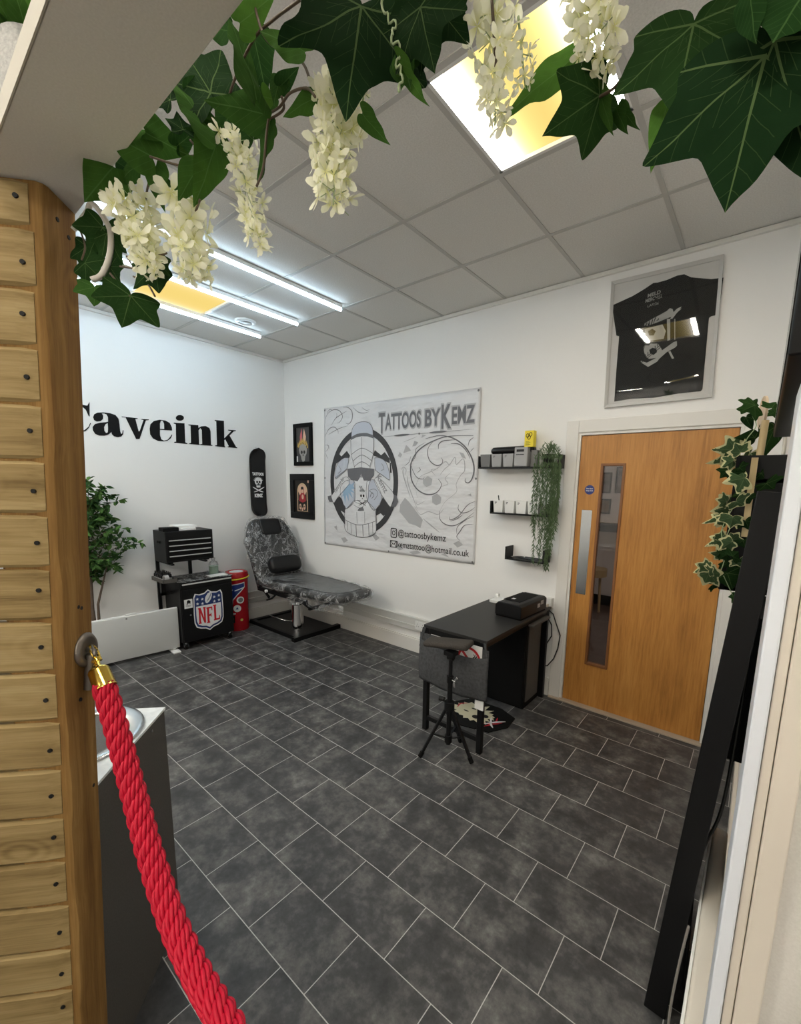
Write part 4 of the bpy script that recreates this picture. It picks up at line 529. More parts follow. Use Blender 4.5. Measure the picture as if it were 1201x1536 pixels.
# ================= lights =================
def tube_light(x,y0,y1,label):
    T=thing('led_tube',label,'light',(x,y1,H-.05),0,'suspended white light tubes')
    MB().box((x-.016,y0,H-.03),(x+.016,y1,H-.005)).build('housing','white',T)
    MB().tube([(x,y0+.01,H-.04),(x,y1-.0,H-.04)],.0135,10).build('diffuser',EM_T,T)
EM_T=EMI('cool_tube_light',TUBE_COL,TUBE_STR); EM_E=EMI('panel_edge_light',EDGE_COL,EDGE_STR); EM_W=EMI('panel_warm_diffuser',WARM,WARM_STR); EM_B=EMI('added_panel_light',BACK_COL,BACK_STR)
tube_light(1.838,-3.1,-.69,'white ceiling light tube farthest from the lettered wall')
tube_light(1.262,-3.1,-.70,'middle white light tube of the three on the ceiling')
tube_light(.672,-3.1,-.71,'white ceiling light tube nearest the lettered wall')
for a,b,k in LP:
    lab={'w':'square ceiling light with warm middle and glaring edges, half hidden by leaves' if b>-2 else 'square ceiling light with warm middle and glaring edges, behind the overhead shelf','d':'square warm ceiling light between the white tubes','b':'unseen square ceiling light panel added behind the camera to brighten the foreground'}[k]
    T=thing('ceiling_light_panel',lab,'light',(a+.3,b+.3,H-.01),0,'square ceiling lights'); f=MB(); i=.012; e=.025
    x0,x1,y0,y1=a+i,a+.6-i,b+i,b+.6-i
    for p,q in (((x0,y0),(x0+e*.6,y1)),((x1-e*.6,y0),(x1,y1)),((x0,y0),(x1,y0+e*.6)),((x0,y1-e*.6),(x1,y1))): f.box((p[0],p[1],H-.004),(q[0],q[1],H+.03))
    f.build('frame','white',T)
    if k=='b': MB().box((x0,y0,H+.004),(x1,y1,H+.012)).build('diffuser',EM_B,T)
    else:
        ww=.060 if k=='w' else .0
        MB().box((x0+ww,y0,H+.012),(x1-ww,y1,H+.02)).build('diffuser',mat_panel('panel_diffuser_%s'%k,(x0+x1)/2,(x1-x0)/2-ww,WARM,WARM_STR,EDGE_COL,3.0 if ww else .35),T)
        if ww:
            MB().box((x0+.01,y0,H+.008),(x0+ww,y1,H+.016)).build('edge_light',EM_E,T); MB().box((x1-ww,y0,H+.008),(x1-.01,y1,H+.016)).build('edge_light',EM_E,T)
T=thing('ceiling_vent','round white ceiling vent between two light tubes','vent',(.83,-.95,H-.02))
MB().lathe([(.055,-.004),(.062,-.016),(.085,-.014),(.092,-.003),(.092,0)],(.83,-.95,H)).build('rim','white',T,smooth=True)
MB().lathe([(0,-.012),(.05,-.012),(.054,-.006),(.055,0)],(.83,-.95,H)).build('cone','lgrey',T,smooth=True)
# ================= wall lettering =================
T=thing('wall_lettering','big black serif lettering high above the tree and tool chest','lettering',(0,-1.3,2))
for k,loops in LET: MB().poly(loops,onL(0.0005),.003).build('letter_'+k,'vinylblack',T)
# ================= banner =================
T=thing('wall_banner','large pale grey printed tattoo banner pinned to the wall','banner',(1.78,0,1.73))
def bw(x,z):
    return .009+.0012*math.sin(5*x+2*z)+.0015*math.sin(3*x-5*z)+.005*max(0,math.sin(26*(z-2.2)+4*x))*max(0,(z-2.36)/.14)*max(0,(x-1.2))
def onW(off): return lambda a,b,h: V((a,-bw(a,b)-off-h,b))
c00,c10,c11,c01=(.737,.962),(2.797,.985),(2.792,2.483),(.767,2.496)
def bpt(u,v):
    x=(c00[0]*(1-u)+c10[0]*u)*(1-v)+(c01[0]*(1-u)+c11[0]*u)*v; z=(c00[1]*(1-u)+c10[1]*u)*(1-v)+(c01[1]*(1-u)+c11[1]*u)*v; return x,z
MB().grid(lambda u,v:(lambda q:V((q[0],-bw(*q),q[1])))(bpt(u,v)),70,50).build('banner_sheet','bannerw',T,smooth=True,solid=.001)
e=MB()
for u,v in [(.008,.01),(.5,.01),(.99,.012),(.008,.5),(.992,.5),(.008,.985),(.99,.985)]:
    x,z=bpt(u,v); e.ring((x,z),.010,.010,.005,.005,onW(.002)).disc((x,z),.006,.006,onW(.001))
e.split('eyelet','mgrey',T)
f=MB()
for pts,w_ in FAINT: f.ribbon(pts,w_/4.8*.007,onW(.0025))
for p in FBLOB: f.poly([p],onW(.0022),.0004)
f.text('ROYALTY',.20,lambda a,b,h:onW(.0022)(1.80+a*.9-b*.75,1.90+a*.75+b*.9,h),.0003,bold=.004,sx=.8) if 0 else None
f.split('faint_motif','faint',T)
f=MB()
for pts,w_ in SCROLL: f.ribbon(pts,w_/4.8*.0072,onW(.0032))
f.split('scroll','emb_g',T)
f=MB(); x0,x1=1.607,2.742
def ttl(a,b,h): # title follows the banner's edge
    k=(a-x0)/(x1-x0); return onW(.0036)(a,b+.0*k,h)
f2=MB()
for body,xa,xb,za,zb in (('T',1.622,1.702,2.175,2.372),('ATTOOS',1.712,2.160,2.206,2.352),('BY',2.212,2.384,2.204,2.352),('K',2.398,2.502,2.172,2.380),('EMZ',2.512,2.742,2.204,2.350)):
    f.fit(body,xa,xb,za,zb,onW(.0040),.0003,bold=.02); f2.fit(body,xa-.012,xb+.012,za-.014,zb+.014,onW(.0033),.0003,bold=.055)
f2.build('title_outline','faint',T); f.build('title_lettering','emb_g',T)
f=MB(); f.ribbon([(1.62,2.140),(2.74,2.150)],.004,onW(.0035)).ribbon([(1.83,2.142),(2.03,2.144)],.020,onW(.0036)).ribbon([(2.26,2.146),(2.46,2.148)],.020,onW(.0036)).disc((2.145,2.145),.008,.010,onW(.0035)); f.build('divider_line','emb_g',T)
f=MB(); f.fit('@tattoosbykemz',1.895,2.485,1.158,1.222,onW(.0035),.0003,bold=.004,ref='b').fit('kemztattoo@hotmail.co.uk',1.888,2.740,1.045,1.107,onW(.0035),.0003,bold=.004,ref='b')
def rrect(cx,cz,hw,hh,r): 
    o=[]
    for qx,qz,a0 in ((1,1,0),(-1,1,90),(-1,-1,180),(1,-1,270)):
        for k in range(5):
            a=math.radians(a0+k*22.5); o.append((cx+qx*(hw-r)+r*math.cos(a),cz+qz*(hh-r)+r*math.sin(a)))
    return o
f.poly([rrect(1.835,1.185,.043,.050,.018),rrect(1.835,1.185,.034,.041,.012)],onW(.0035),.0003).ring((1.835,1.185),.022,.024,.014,.016,onW(.0034)).disc((1.859,1.213),.005,.005,onW(.0034),0,.0004)
f.poly([rrect(1.833,1.072,.046,.036,.006),rrect(1.833,1.072,.039,.029,.004)],onW(.0035),.0003)
for p in ([(1.795,1.102),(1.833,1.070),(1.871,1.102)],[(1.795,1.042),(1.822,1.078)],[(1.871,1.042),(1.844,1.078)]): f.ribbon(p,.007,onW(.0036),taper=False)
f.build('contact_lettering','blackp',T)
f=MB().ring((1.376,1.690),.512,.556,.450,.492,onW(.0034),.0002); 
for p in EMB['dark']: f.poly([p],onW(.0030),.0004)
f.build('emblem_ring','emb_d',T)
for nm,key,mt,off in (('emblem_wing','wing','emb_w',.0040),('emblem_body','body','bannerw',.0044),('emblem_burst','blue','emb_b',.0049),('emblem_ribbon','slab','bannerw',.0052),('emblem_collar','collar','emb_g',.0056),('emblem_knot','knot','emb_g',.0060)):
    f=MB()
    for p in EMB[key]: f.poly([p],onW(off),.0003)
    f.split(nm,mt,T)
f=MB()
for pts,w_ in EMB['lines']: f.ribbon(pts,w_*.0011,onW(.0066),taper=False)
for key in ('wing','body','slab'):
    for p in EMB[key]: f.ribbon(p+[p[0]],.005,onW(.0056),taper=False)
# plain skull with crossed strokes in the middle and a small star above
f.build('emblem_outlines','emb_g',T)
f=MB(); f.disc((1.384,1.545),.056,.052,onW(.0064),0,.0003).poly([rrect(1.384,1.500,.026,.022,.008)],onW(.0064),.0003); f.build('skull','bannerw',T)
f=MB(); 
for sx_ in (-1,1): f.disc((1.384+sx_*.019,1.545),.013,.015,onW(.0071),0,.0003)
f.poly([[(1.384,1.528),(1.377,1.512),(1.391,1.512)]],onW(.0071),.0003)
for p in ([(1.30,1.50),(1.384,1.465),(1.44,1.44)],[(1.46,1.50),(1.384,1.465),(1.33,1.44)]): f.ribbon(p,.008,onW(.0072))
for k in range(7): f.ribbon([(1.355+.010*k,1.585),(1.345+.013*k,1.63-.008*abs(k-3))],.006,onW(.0072))
f.split('skull_mark','blackp',T)
# plain pale cap and shield panel at the top of the emblem
f=MB(); f.poly([[(1.215,2.165),(1.225,2.235),(1.27,2.285),(1.335,2.305),(1.42,2.305),(1.485,2.285),(1.53,2.235),(1.54,2.165)]],onW(.0050),.0003); f.build('emblem_cap_print','emb_w',T)
f=MB(); f.poly([[(1.205,2.13),(1.215,2.165),(1.30,2.19),(1.375,2.195),(1.45,2.19),(1.54,2.165),(1.55,2.13),(1.46,2.155),(1.375,2.162),(1.29,2.155)]],onW(.0054),.0003); f.build('emblem_band_print','emb_g',T)
f=MB(); f.poly([[(1.205,2.13),(1.29,2.155),(1.375,2.162),(1.46,2.155),(1.55,2.13),(1.545,1.98),(1.50,1.86),(1.49,1.78),(1.375,1.74),(1.27,1.78),(1.26,1.86),(1.215,1.98)]],onW(.0048),.0003); f.build('emblem_shield_print','bannerw',T)
f=MB()
for p in ([(1.215,1.98),(1.375,2.04),(1.545,1.98)],[(1.24,1.91),(1.375,1.97),(1.52,1.91)],[(1.26,1.85),(1.375,1.90),(1.50,1.85)],[(1.375,2.155),(1.375,1.745)],[(1.205,2.13),(1.215,1.98),(1.26,1.86),(1.27,1.78),(1.375,1.74),(1.49,1.78),(1.50,1.86),(1.545,1.98),(1.55,2.13)],[(1.215,2.165),(1.225,2.235),(1.27,2.285),(1.335,2.305),(1.42,2.305),(1.485,2.285),(1.53,2.235),(1.54,2.165)]): f.ribbon(p,.006,onW(.0058),taper=False)
f.build('emblem_shield_lines','emb_g',T)
f=MB(); f.text('Tattoos by',.066,lambda a,b,h:onW(.0066)(.955+a*.62-b*.75,1.555+a*.72+b*.62,h),.0003,bold=.001,sx=.80).text("Kemz",.10,lambda a,b,h:onW(.0066)(1.585+a*.60+b*.72,1.745-a*.80+b*.60,h),.0003,bold=.002,sx=.9)
f.build('emblem_lettering','emb_b' if 0 else 'midp',T)
# ================= two framed pictures =================
def wall_pic(label,x0,x1,z0,z1,w_,fm,art):
    T=thing('framed_picture',label,'picture',((x0+x1)/2,-.012,(z0+z1)/2)); f=MB()
    for a,b in (((x0,z0),(x1,z0+w_)),((x0,z1-w_),(x1,z1)),((x0,z0+w_),(x0+w_,z1-w_)),((x1-w_,z0+w_),(x1,z1-w_))): f.box((a[0],-.026,a[1]),(b[0],-.001,b[1]))
    f.build('frame',fm,T,bevel=.003); MB().box((x0+w_*.5,-.012,z0+w_*.5),(x1-w_*.5,-.004,z1-w_*.5)).build('print',art,T); return T
M['pic1']=P('dark_grey_print',(.05,.05,.05),.4); M['pic2']=P('near_black_print',(.012,.008,.006),.4)
M['pink']=P('print_pink',(.62,.14,.17),.5); M['peach']=P('print_peach',(.75,.5,.36),.5); M['gold2']=P('print_gold',(.62,.42,.10),.5); M['bone']=P('print_bone',(.36,.35,.33),.5); M['cream2']=P('print_cream',(.72,.50,.30),.5); M['dred']=P('print_red',(.35,.02,.03),.5)
o1=onB(.0125); T=wall_pic('black framed print of a grey skull with pink and gold flames, upper of the two',.197,.548,1.873,2.362,.045,'blackm','pic1')
f=MB(); f.poly([[(.30,2.02),(.29,2.06),(.305,2.10),(.36,2.13),(.42,2.11),(.445,2.06),(.435,2.01),(.41,1.98),(.40,1.93),(.36,1.915),(.335,1.95),(.33,1.98)]],o1,.0004); f.build('skull','bone',T)
f=MB(); f.disc((.345,2.03),.018,.02,onB(.0131)).disc((.395,2.03),.018,.02,onB(.0131)).disc((.37,1.995),.008,.012,onB(.0131)); f.build('skull_eyes','pic2',T)
f=MB(); f.poly([[(.32,2.14),(.315,2.21),(.35,2.31),(.36,2.22),(.355,2.15)]],o1,.0006); f.build('pink_flame','pink',T)
f=MB(); f.poly([[(.37,2.14),(.375,2.21),(.395,2.30),(.43,2.21),(.42,2.14)]],o1,.0006); f.build('peach_flame','peach',T)
f=MB(); 
for k in range(14):
    a=k/13; cx=.275+.18*a; cz=2.12+.05*math.sin(a*PI)-.02*(k%2); f.poly([[(cx-.012,cz-.03),(cx,cz+.035),(cx+.012,cz-.02)]],onB(.0128),.0004)
f.build('gold_spikes','gold2',T)
MB().box((.243,-.0135,1.918),(.268,-.0125,1.985)).build('caption_card','paper',T)
T=wall_pic('wide black ornate framed print of a red figure in a pale arch',.105,.560,1.235,1.775,.075,'black','pic2')
arc=lambda r,c=(.338,1.565):[(c[0]+r*math.cos(a*PI/16),c[1]+r*math.sin(a*PI/16)) for a in range(17)]
f=MB(); f.poly([arc(.100)+[(.238,1.46),(.438,1.46)],arc(.084)+[(.254,1.46),(.422,1.46)]],onB(.0128),.0004); f.box((.235,-.0132,1.33),(.248,-.0128,1.47)).box((.428,-.0132,1.33),(.441,-.0128,1.47)).box((.235,-.0132,1.325),(.441,-.0128,1.332)); f.build('arch','cream2',T)
f=MB(); f.poly([arc(.083)+[(.30,1.50),(.37,1.50)]],onB(.0125),.0004); f.build('halo','peach',T)
f=MB(); f.poly([[(.27,1.45),(.29,1.52),(.32,1.55),(.31,1.59),(.34,1.62),(.37,1.59),(.365,1.55),(.40,1.51),(.405,1.45),(.34,1.43)]],onB(.0134),.0004); f.build('figure','dred',T)
f=MB().disc((.34,1.572),.020,.026,onB(.0140)).disc((.345,1.50),.02,.03,onB(.0140)).disc((.295,1.38),.022,.035,onB(.0134)).disc((.375,1.38),.022,.035,onB(.0134)).disc((.335,1.35),.014,.02,onB(.0134)).disc((.455,1.685),.014,.018,onB(.0134)); f.build('pale_details','peach',T)
f=MB().disc((.34,1.605),.026,.018,onB(.0145)).disc((.287,1.385),.006,.008,onB(.0145)).disc((.303,1.385),.006,.008,onB(.0145)).disc((.367,1.385),.006,.008,onB(.0145)).disc((.383,1.385),.006,.008,onB(.0145)); f.build('dark_details','pic2',T)
# ================= skateboard deck =================
T=thing('skateboard_deck','black skateboard deck with a white skull hung upright above the couch','skateboard',(0,-.41,1.66))
def deck(u,v):
    yy=-.41; L=.40; zc=1.657+(v*2-1)*L; r=.10; d=max(0,abs(v*2-1)*L-(L-r)); hw=math.sqrt(max(r*r-d*d,0)) if d>0 else r
    e=abs(v*2-1); x=.030+.045*max(0,(e-.62)/.38)**1.4+.004*(u*2-1)**2; return V((x,yy+(u*2-1)*hw,zc))
MB().grid(deck,10,40).build('deck','blackg',T,smooth=True,solid=.011)
dk=lambda off:(lambda a,b,h:V((.0375+off+h,-.41+a,1.66+b)))
f=MB().fit('TATTOOS',-.072,.072,.082,.118,dk(0),.0004,bold=.05).fit('KEMZ',-.052,.052,-.172,-.130,dk(0),.0004,bold=.05)
f.build('deck_lettering','whitep',T)
f=MB(); f.disc((0,.01),.045,.043,dk(0)).poly([rrect(0,-.035,.025,.022,.008)],dk(0),.001)
for k in range(9):
    a=math.radians(20+k*17.5); f.poly([[(.040*math.cos(a-.2),.01+.040*math.sin(a-.2)),(.066*math.cos(a),.01+.062*math.sin(a)),(.040*math.cos(a+.2),.01+.040*math.sin(a+.2))]],dk(0),.0008)
for p in ([(-.075,-.05),(0,-.09),(.06,-.11)],[(.075,-.05),(0,-.09),(-.06,-.11)]): f.ribbon(p,.014,dk(0),.001)
f.build('deck_skull','whitep',T)
MB().disc((-.016,.008),.012,.013,dk(.0012)).disc((.016,.008),.012,.013,dk(.0012)).disc((0,-.014),.006,.009,dk(.0012)).build('skull_eyes','blackp',T)
MB().cyl((.0,-.41,2.068),(.035,-.41,2.068),.004,8).cyl((.0,-.41,1.62),(.026,-.41,1.62),.01,8).build('hook','white',T)
# ================= framed T-shirt =================
T=thing('framed_t_shirt','black T-shirt in a clear-fronted white frame above the door','picture',(4.1,0,2.63))
fr=[(3.778,3.040),(4.400,3.030),(4.424,2.232),(3.797,2.226)]
def rect(p,mbx,y0,y1):
    mbx.add([(a,y0,b) for a,b in p]+[(a,y1,b) for a,b in p],[(0,1,2,3),(7,6,5,4)]+[(i,(i+1)%4,4+(i+1)%4,4+i) for i in range(4)])
f=MB(); rect(fr,f,-.001,-.008); f.build('backing_board','mount',T)
f=MB(); cxm,czm=4.1,2.63; inn=[(cxm+(a-cxm)*.94,czm+(b-czm)*.95) for a,b in fr]
for i in range(4):
    j=(i+1)%4; q=[fr[i],fr[j],inn[j],inn[i]]; f.add([(a,-.008,b) for a,b in q]+[(q[0][0],-.022,q[0][1]),(q[1][0],-.022,q[1][1]),(q[2][0],-.014,q[2][1]),(q[3][0],-.014,q[3][1])],[(4,5,6,7),(0,1,5,4),(2,3,7,6)])
f.build('frame_edge','mount',T)
MB().poly([SHIRT],onB(.0085),.003).build('shirt','shirt',T)
f=MB().poly([SPRINT[0]],onB(.0125),.0004).poly([SPRINT[1],SHOLE[0]],onB(.0125),.0004).poly([SPRINT[2]],onB(.0130),.0004).poly([SPRINT[3]],onB(.0125),.0004).poly([SPRINT[4]],onB(.0125),.0004).poly([SPRINT[5]],onB(.0125),.0004).poly([SPRINT[6],SHOLE[1]],onB(.0122),.0003)
f.build('shirt_print','sprint',T)
f=MB()
for q in ([(3.945,2.795),(3.99,2.83),(4.05,2.862),(4.10,2.885)],[(3.955,2.775),(4.0,2.81),(4.06,2.842),(4.11,2.868)],[(3.99,2.505),(4.05,2.535),(4.10,2.575),(4.13,2.60)],[(3.955,2.485),(4.01,2.495),(4.06,2.53),(4.12,2.575)]): f.ribbon(q,.004,onB(.0137),taper=False)
for n_ in range(9): f.ribbon([(3.955+.016*n_,2.792+.011*n_),(3.961+.016*n_,2.812+.011*n_)],.004,onB(.0137),taper=False)
for n_ in range(9): f.ribbon([(4.005+.013*n_,2.503+.0105*n_),(4.003+.013*n_,2.522+.0105*n_)],.004,onB(.0137),taper=False)
for r_ in (.012,.024,.036): f.ribbon([(3.985+r_*math.cos(a*.7+r_*60),2.595+r_*.9*math.sin(a*.7+r_*60)) for a in range(7)],.005,onB(.0137))
for n_ in range(8): f.ribbon([(3.955+.017*n_,2.72+.02*math.sin(n_*2.1)),(3.965+.017*n_,2.735+.02*math.sin(n_*1.3)),(3.960+.018*n_,2.75)],.006,onB(.0137))
f.build('print_line_marks','shirt',T)
f=MB().text('MELD',.030,lambda a,b,h:V((4.045+a,-.0125-h,2.893+b+.10*a)),.0004,'CENTER',.0008).text('MERCHER',.030,lambda a,b,h:V((4.045+a,-.0125-h,2.865+b+.10*a)),.0004,'CENTER',.0008,sx=.72).text('LARGE',.022,lambda a,b,h:V((4.045+a,-.0125-h,2.832+b+.10*a)),.0004,'CENTER',.0003)
f.build('neck_print','sprint',T)
def cover(u,v):
    x=(fr[3][0]*(1-u)+fr[2][0]*u)*(1-v)+(fr[0][0]*(1-u)+fr[1][0]*u)*v; z=(fr[3][1]*(1-u)+fr[2][1]*u)*(1-v)+(fr[0][1]*(1-u)+fr[1][1]*u)*v
    b=.004*math.sin(PI*u)*math.sin(PI*v)+.007*math.exp(-((v-.12-.16*(u-.35)**2)/.085)**2)*math.sin(PI*u)**.6; return V((x,-.024-b,z))
MB().grid(cover,30,36).build('clear_cover','film',T,smooth=True)
# ================= shelves and what stands on them =================
def shelf(label,x0,x1,z,up,dep=.125,th=.012):
    T=thing('wall_shelf',label,'shelf',((x0+x1)/2,0,z),0,'black floating wall shelves')
    MB().box((x0,-dep,z),(x1,-.001,z+th)).build('board','black',T,bevel=.0015)
    for a in (x0,x1-th): MB().box((a,-dep,z+th),(a+th,-.001,z+up)).build('end_panel','black',T,bevel=.0015)
shelf('topmost black wall shelf, with grey pots',2.862,3.545,1.813,.10); shelf('middle black wall shelf, with white pots',2.992,3.505,1.450,.105); shelf('lowest and smallest black wall shelf, with loose pens',3.148,3.478,1.090,.105)
def pot(name,label,x,z,w_,h,mat,grp,y=-.075,dw=.0):
    T=thing(name,label,'pot',(x,y,z),0,grp); f=MB(); a,b=w_/2*.86,w_/2; t_=.004
    def lv(r,hh): return [(x-r,y-r,hh),(x+r,y-r,hh),(x+r,y+r,hh),(x-r,y+r,hh)]
    vs=lv(a,z)+lv(b,z+h)+lv(b-t_,z+h)+lv(a-t_,z+.006); fs=[(3,2,1,0)]
    for k in range(3): fs+=[(k*4+i,k*4+(i+1)%4,k*4+4+(i+1)%4,k*4+4+i) for i in range(4)]
    fs.append((12,13,14,15)); f.add(vs,fs); f.build('body',mat,T,bevel=.003)
    m=MB(); zz=z+h*.80; yy=y-(a+(b-a)*.8)-.0006
    m.box((x-b*.62,yy-.0005,zz),(x-b*.25,yy,zz+.008)).box((x-b*.62,yy-.0005,zz-.008),(x-b*.40,yy,zz-.003)); m.build('mark','mgrey',T); return T
zt=1.826
pot('storage_pot','leftmost grey square pot on the top shelf, beside the banner',2.925,zt,.092,.100,'mgrey','grey pots on the top shelf')
pot('storage_pot','second grey square pot from the banner on the top shelf',3.027,zt,.092,.100,'lgrey','grey pots on the top shelf')
pot('storage_pot','third grey square pot from the banner, beside the tall grey caddy',3.129,zt,.092,.100,'lgrey','grey pots on the top shelf')
zm=1.463
for i,l in enumerate(('first white pot on the middle shelf, holding a black pen','second white pot on the middle shelf from the left','third white pot on the middle shelf from the left','fourth white pot on the middle shelf, behind trailing leaves')):
    pot('storage_pot',l,3.060+i*.100,zm,.088,.098,'white','white pots on the middle shelf')
T=thing('grey_caddy','tall light grey caddy with a handle slot on the top shelf','caddy',(3.23,-.07,zt))
MB().box((3.180,-.118,zt),(3.292,-.02,zt+.148)).build('body','lgrey',T,bevel=.008); MB().box((3.200,-.1195,zt+.112),(3.262,-.1175,zt+.130)).box((3.196,-.1192,zt+.088),(3.262,-.1178,zt+.094)).build('handle_slot','black',T)
MB().tube([(2.945,-.045,1.955),(2.96,-.045,1.955),(3.30,-.045,1.962),(3.32,-.045,1.962)],[.018,.030,.030,.018],16).build('rolled_bag','vinyl',smooth='auto',label='long black rolled bag lying on top of the grey pots',cat='bag')
T=thing('yellow_box','yellow box with black loops drawn on it, on the grey caddy','box',(3.27,-.06,1.974))
MB().box((3.252,-.10,1.974),(3.325,-.05,2.095)).build('carton','yellow',T,bevel=.001)
f=MB(); y_=-.1004
for cx_,cz_ in ((3.276,2.058),(3.300,2.066),(3.288,2.044)): f.ring((cx_,cz_),.014,.016,.009,.011,onB(.1004),.0004,24)
for k in range(5): f.box((3.262,-.1008,1.985+k*.007),(3.262+.03+.01*(k%2),-.1002,1.987+k*.007))
f.build('carton_print','blackp',T)
MB().box((3.302,-.075,zt),(3.350,-.03,zt+.125)).build('grey_divider','mgrey',label='grey upright block behind the trailing leaves on the top shelf',cat='block')
MB().cyl((3.062,-.075,1.475),(3.040,-.080,1.600),.0045,8).build('marker_pen','pen',label='black pen sticking out of a white pot',cat='pen',smooth='auto')
MB().box((3.455,-.11,zm),(3.495,-.03,zm+.085)).build('small_black_box','black',label='small black box at the plant end of the middle shelf',cat='box',bevel=.002)
pens=[((3.19,-.10,1.113),(3.27,-.03,1.113),'thin black pen at the left of the lowest shelf'),((3.24,-.06,1.109),(3.40,-.09,1.109),'long black pen across the lowest shelf'),((3.28,-.03,1.112),(3.44,-.045,1.112),'black pen nearest the wall on the lowest shelf')]
for a,b,l in pens: MB().tube([a,V(a).lerp(V(b),.04),V(a).lerp(V(b),.75),b],[.004,.0065,.0065,.003],8).build('tattoo_pen','pen',label=l,cat='pen',group='pens on the lowest shelf',smooth='auto')
# trailing plant
T=thing('trailing_plant','green trailing plant hanging down past all three black shelves','plant',(3.46,-.08,zt))
MB().lathe([(0,0),(.036,0),(.048,.09),(.044,.09),(.038,.07),(0,.07)],(3.44,-.072,zt),n=20).build('pot','black',T,smooth='auto')
rn=random.Random(3)
strands=[(3.395,1.10),(3.375,1.34),(3.365,1.40),(3.43,1.18),(3.445,1.10),(3.465,1.12),(3.485,1.07),(3.50,1.10),(3.512,1.06),(3.528,1.20),(3.54,1.30),(3.552,1.36),(3.50,1.25),(3.52,1.45),(3.545,1.5),(3.47,1.45),(3.44,1.55),(3.41,1.62),(3.56,1.6),(3.53,1.33)]
for sx_,zb in strands:
    f=MB(); top=V((3.44,-.072,zt+.09)); y_=rn.uniform(-.15,-.11); pts=[top,V(((sx_+3.44)/2,(y_-.07)/2-.02,zt+.14+rn.uniform(-.02,.03))),V((sx_,y_,zt+.07))]; z=zt+.07
    while z>zb: z-=.03; pts.append(V((sx_+rn.uniform(-.006,.006),y_+rn.uniform(-.004,.004),z)))
    f.tube(pts,.0018,5)
    for i in range(1,len(pts)-1):
        for k in range(8 if sx_>3.48 else 6):
            p=pts[i].lerp(pts[i+1],rn.random()); a=rn.uniform(0,2*PI); L_=rn.uniform(.020,.042); dn=V((math.cos(a)*.75,math.sin(a)*.45,-1 if i>2 else .6)).normalized(); e=p+dn*L_; sd=dn.orthogonal().normalized()*.0024
            if e.y>-.004: e.y=-.004
            f.add([p-sd*.4,p+sd*.4,p.lerp(e,.5)+sd,e,p.lerp(e,.5)-sd],[(0,1,2,3,4)])
    f.build('strand','needle',T)
# ================= desk corner =================
T=thing('desk','black desk with a metal frame against the long wall','desk',(3.29,-.56,0))
MB().box((3.052,-1.050,.732),(3.535,-.045,.750)).build('desk_top','blacks',T,bevel=.002)
for x in (3.075,3.505):
    for y in (-1.035,-.07): MB().box((x-.017,y-.017,0),(x+.017,y+.017,.732)).build('leg','black',T,bevel=.002)
for a_,b_ in (((3.092,-1.047,.075),(3.488,-1.023,.105)),((3.062,-1.02,.695),(3.088,-.087,.732)),((3.492,-1.02,.695),(3.518,-.087,.732)),((3.092,-1.047,.695),(3.488,-1.023,.732)),((3.092,-.082,.695),(3.488,-.058,.732))): MB().box(a_,b_).build('frame_rail','black',T,bevel=.002)
MB().box((3.515,-.42,.68),(3.560,-.12,.695)).build('side_hook_rail','dgrey',T,bevel=.002)
T=thing('under_desk_cabinet','plain black cabinet standing under the desk','cabinet',(3.3,-.22,0))
MB().box((3.13,-.36,0),(3.482,-.055,.69)).build('carcass','blackm',T,bevel=.002); MB().box((3.136,-.374,.02),(3.476,-.361,.68)).build('door','blackm',T,bevel=.002)
MB().box((3.483,-.33,.05),(3.490,-.12,.66)).build('side_panel','dgrey',T)
# fabric organiser on the near end of the desk
T=thing('hanging_organiser','grey fabric pouch hung on the end of the desk','organiser',(3.29,-1.09,.36))
f=MB()
def po(u,v):
    x=3.030+.525*u; sag=.030*math.sin(PI*u); z=.375+.25*v-.02*math.sin(PI*u)*(1-v)+(.03*(abs(2*u-1)**3) if v>.99 else 0); y=-1.062-.035*math.sin(PI*u)**.5*(.35+.65*math.sin(PI*min(1,v*.9)))-.003*math.sin(21*u+4*v); return V((x,y,z))
f.grid(po,40,14); f.build('front_pocket','dkfab',T,smooth=True,solid=.004)
f=MB(); f.box((3.030,-1.062,.375),(3.034,-1.0545,.66)).box((3.551,-1.062,.375),(3.555,-1.0545,.66)).box((3.03,-1.0585,.37),(3.555,-1.0545,.695)); f.build('back_panel','dkfab',T)
f=MB(); f.add([(3.030,-1.066,.600),(3.052,-1.060,.735),(3.075,-1.056,.735),(3.034,-1.0,.60)],[(0,1,2,3)]).add([(3.555,-1.066,.600),(3.535,-1.060,.735),(3.515,-1.056,.735)],[(0,1,2)]); f.build('strap','dkfab',T,solid=.003)
T=thing('no_smoking_sign','white no smoking sign tucked in the grey pouch','sign',(3.44,-1.072,.5))
MB().box((3.315,-1.070,.475),(3.515,-1.0665,.712)).build('sign_board','paper',T)
ns=lambda off:(lambda a,b,h:V((3.425+a,-1.0705-off-h,.608+b)))
f=MB().ring((0,0),.086,.086,.070,.070,ns(.0006),.0003).poly([[(-.062,.050),(-.050,.062),(.062,-.050),(.050,-.062)]],ns(.0008),.0004); f.build('prohibition_ring','redp',T)
f=MB().poly([[(-.052,-.012),(.03,-.012),(.03,.006),(-.052,.006)]],ns(0),.0004).poly([[(.034,-.012),(.041,-.012),(.041,.006),(.034,.006)]],ns(0),.0004).poly([[(.045,-.012),(.052,-.012),(.052,.006),(.045,.006)]],ns(0),.0004)
f.ribbon([(.040,.012),(.030,.022),(.042,.034),(.028,.046)],.006,ns(.0003)).ribbon([(.050,.012),(.042,.022),(.054,.034),(.042,.048)],.006,ns(.0003)); f.build('cigarette','blackp',T)
MB().box((3.47,-1.055,.300),(3.53,-1.049,.375)).build('paper_sheet','paper',label='white paper showing below the grey pouch',cat='paper')
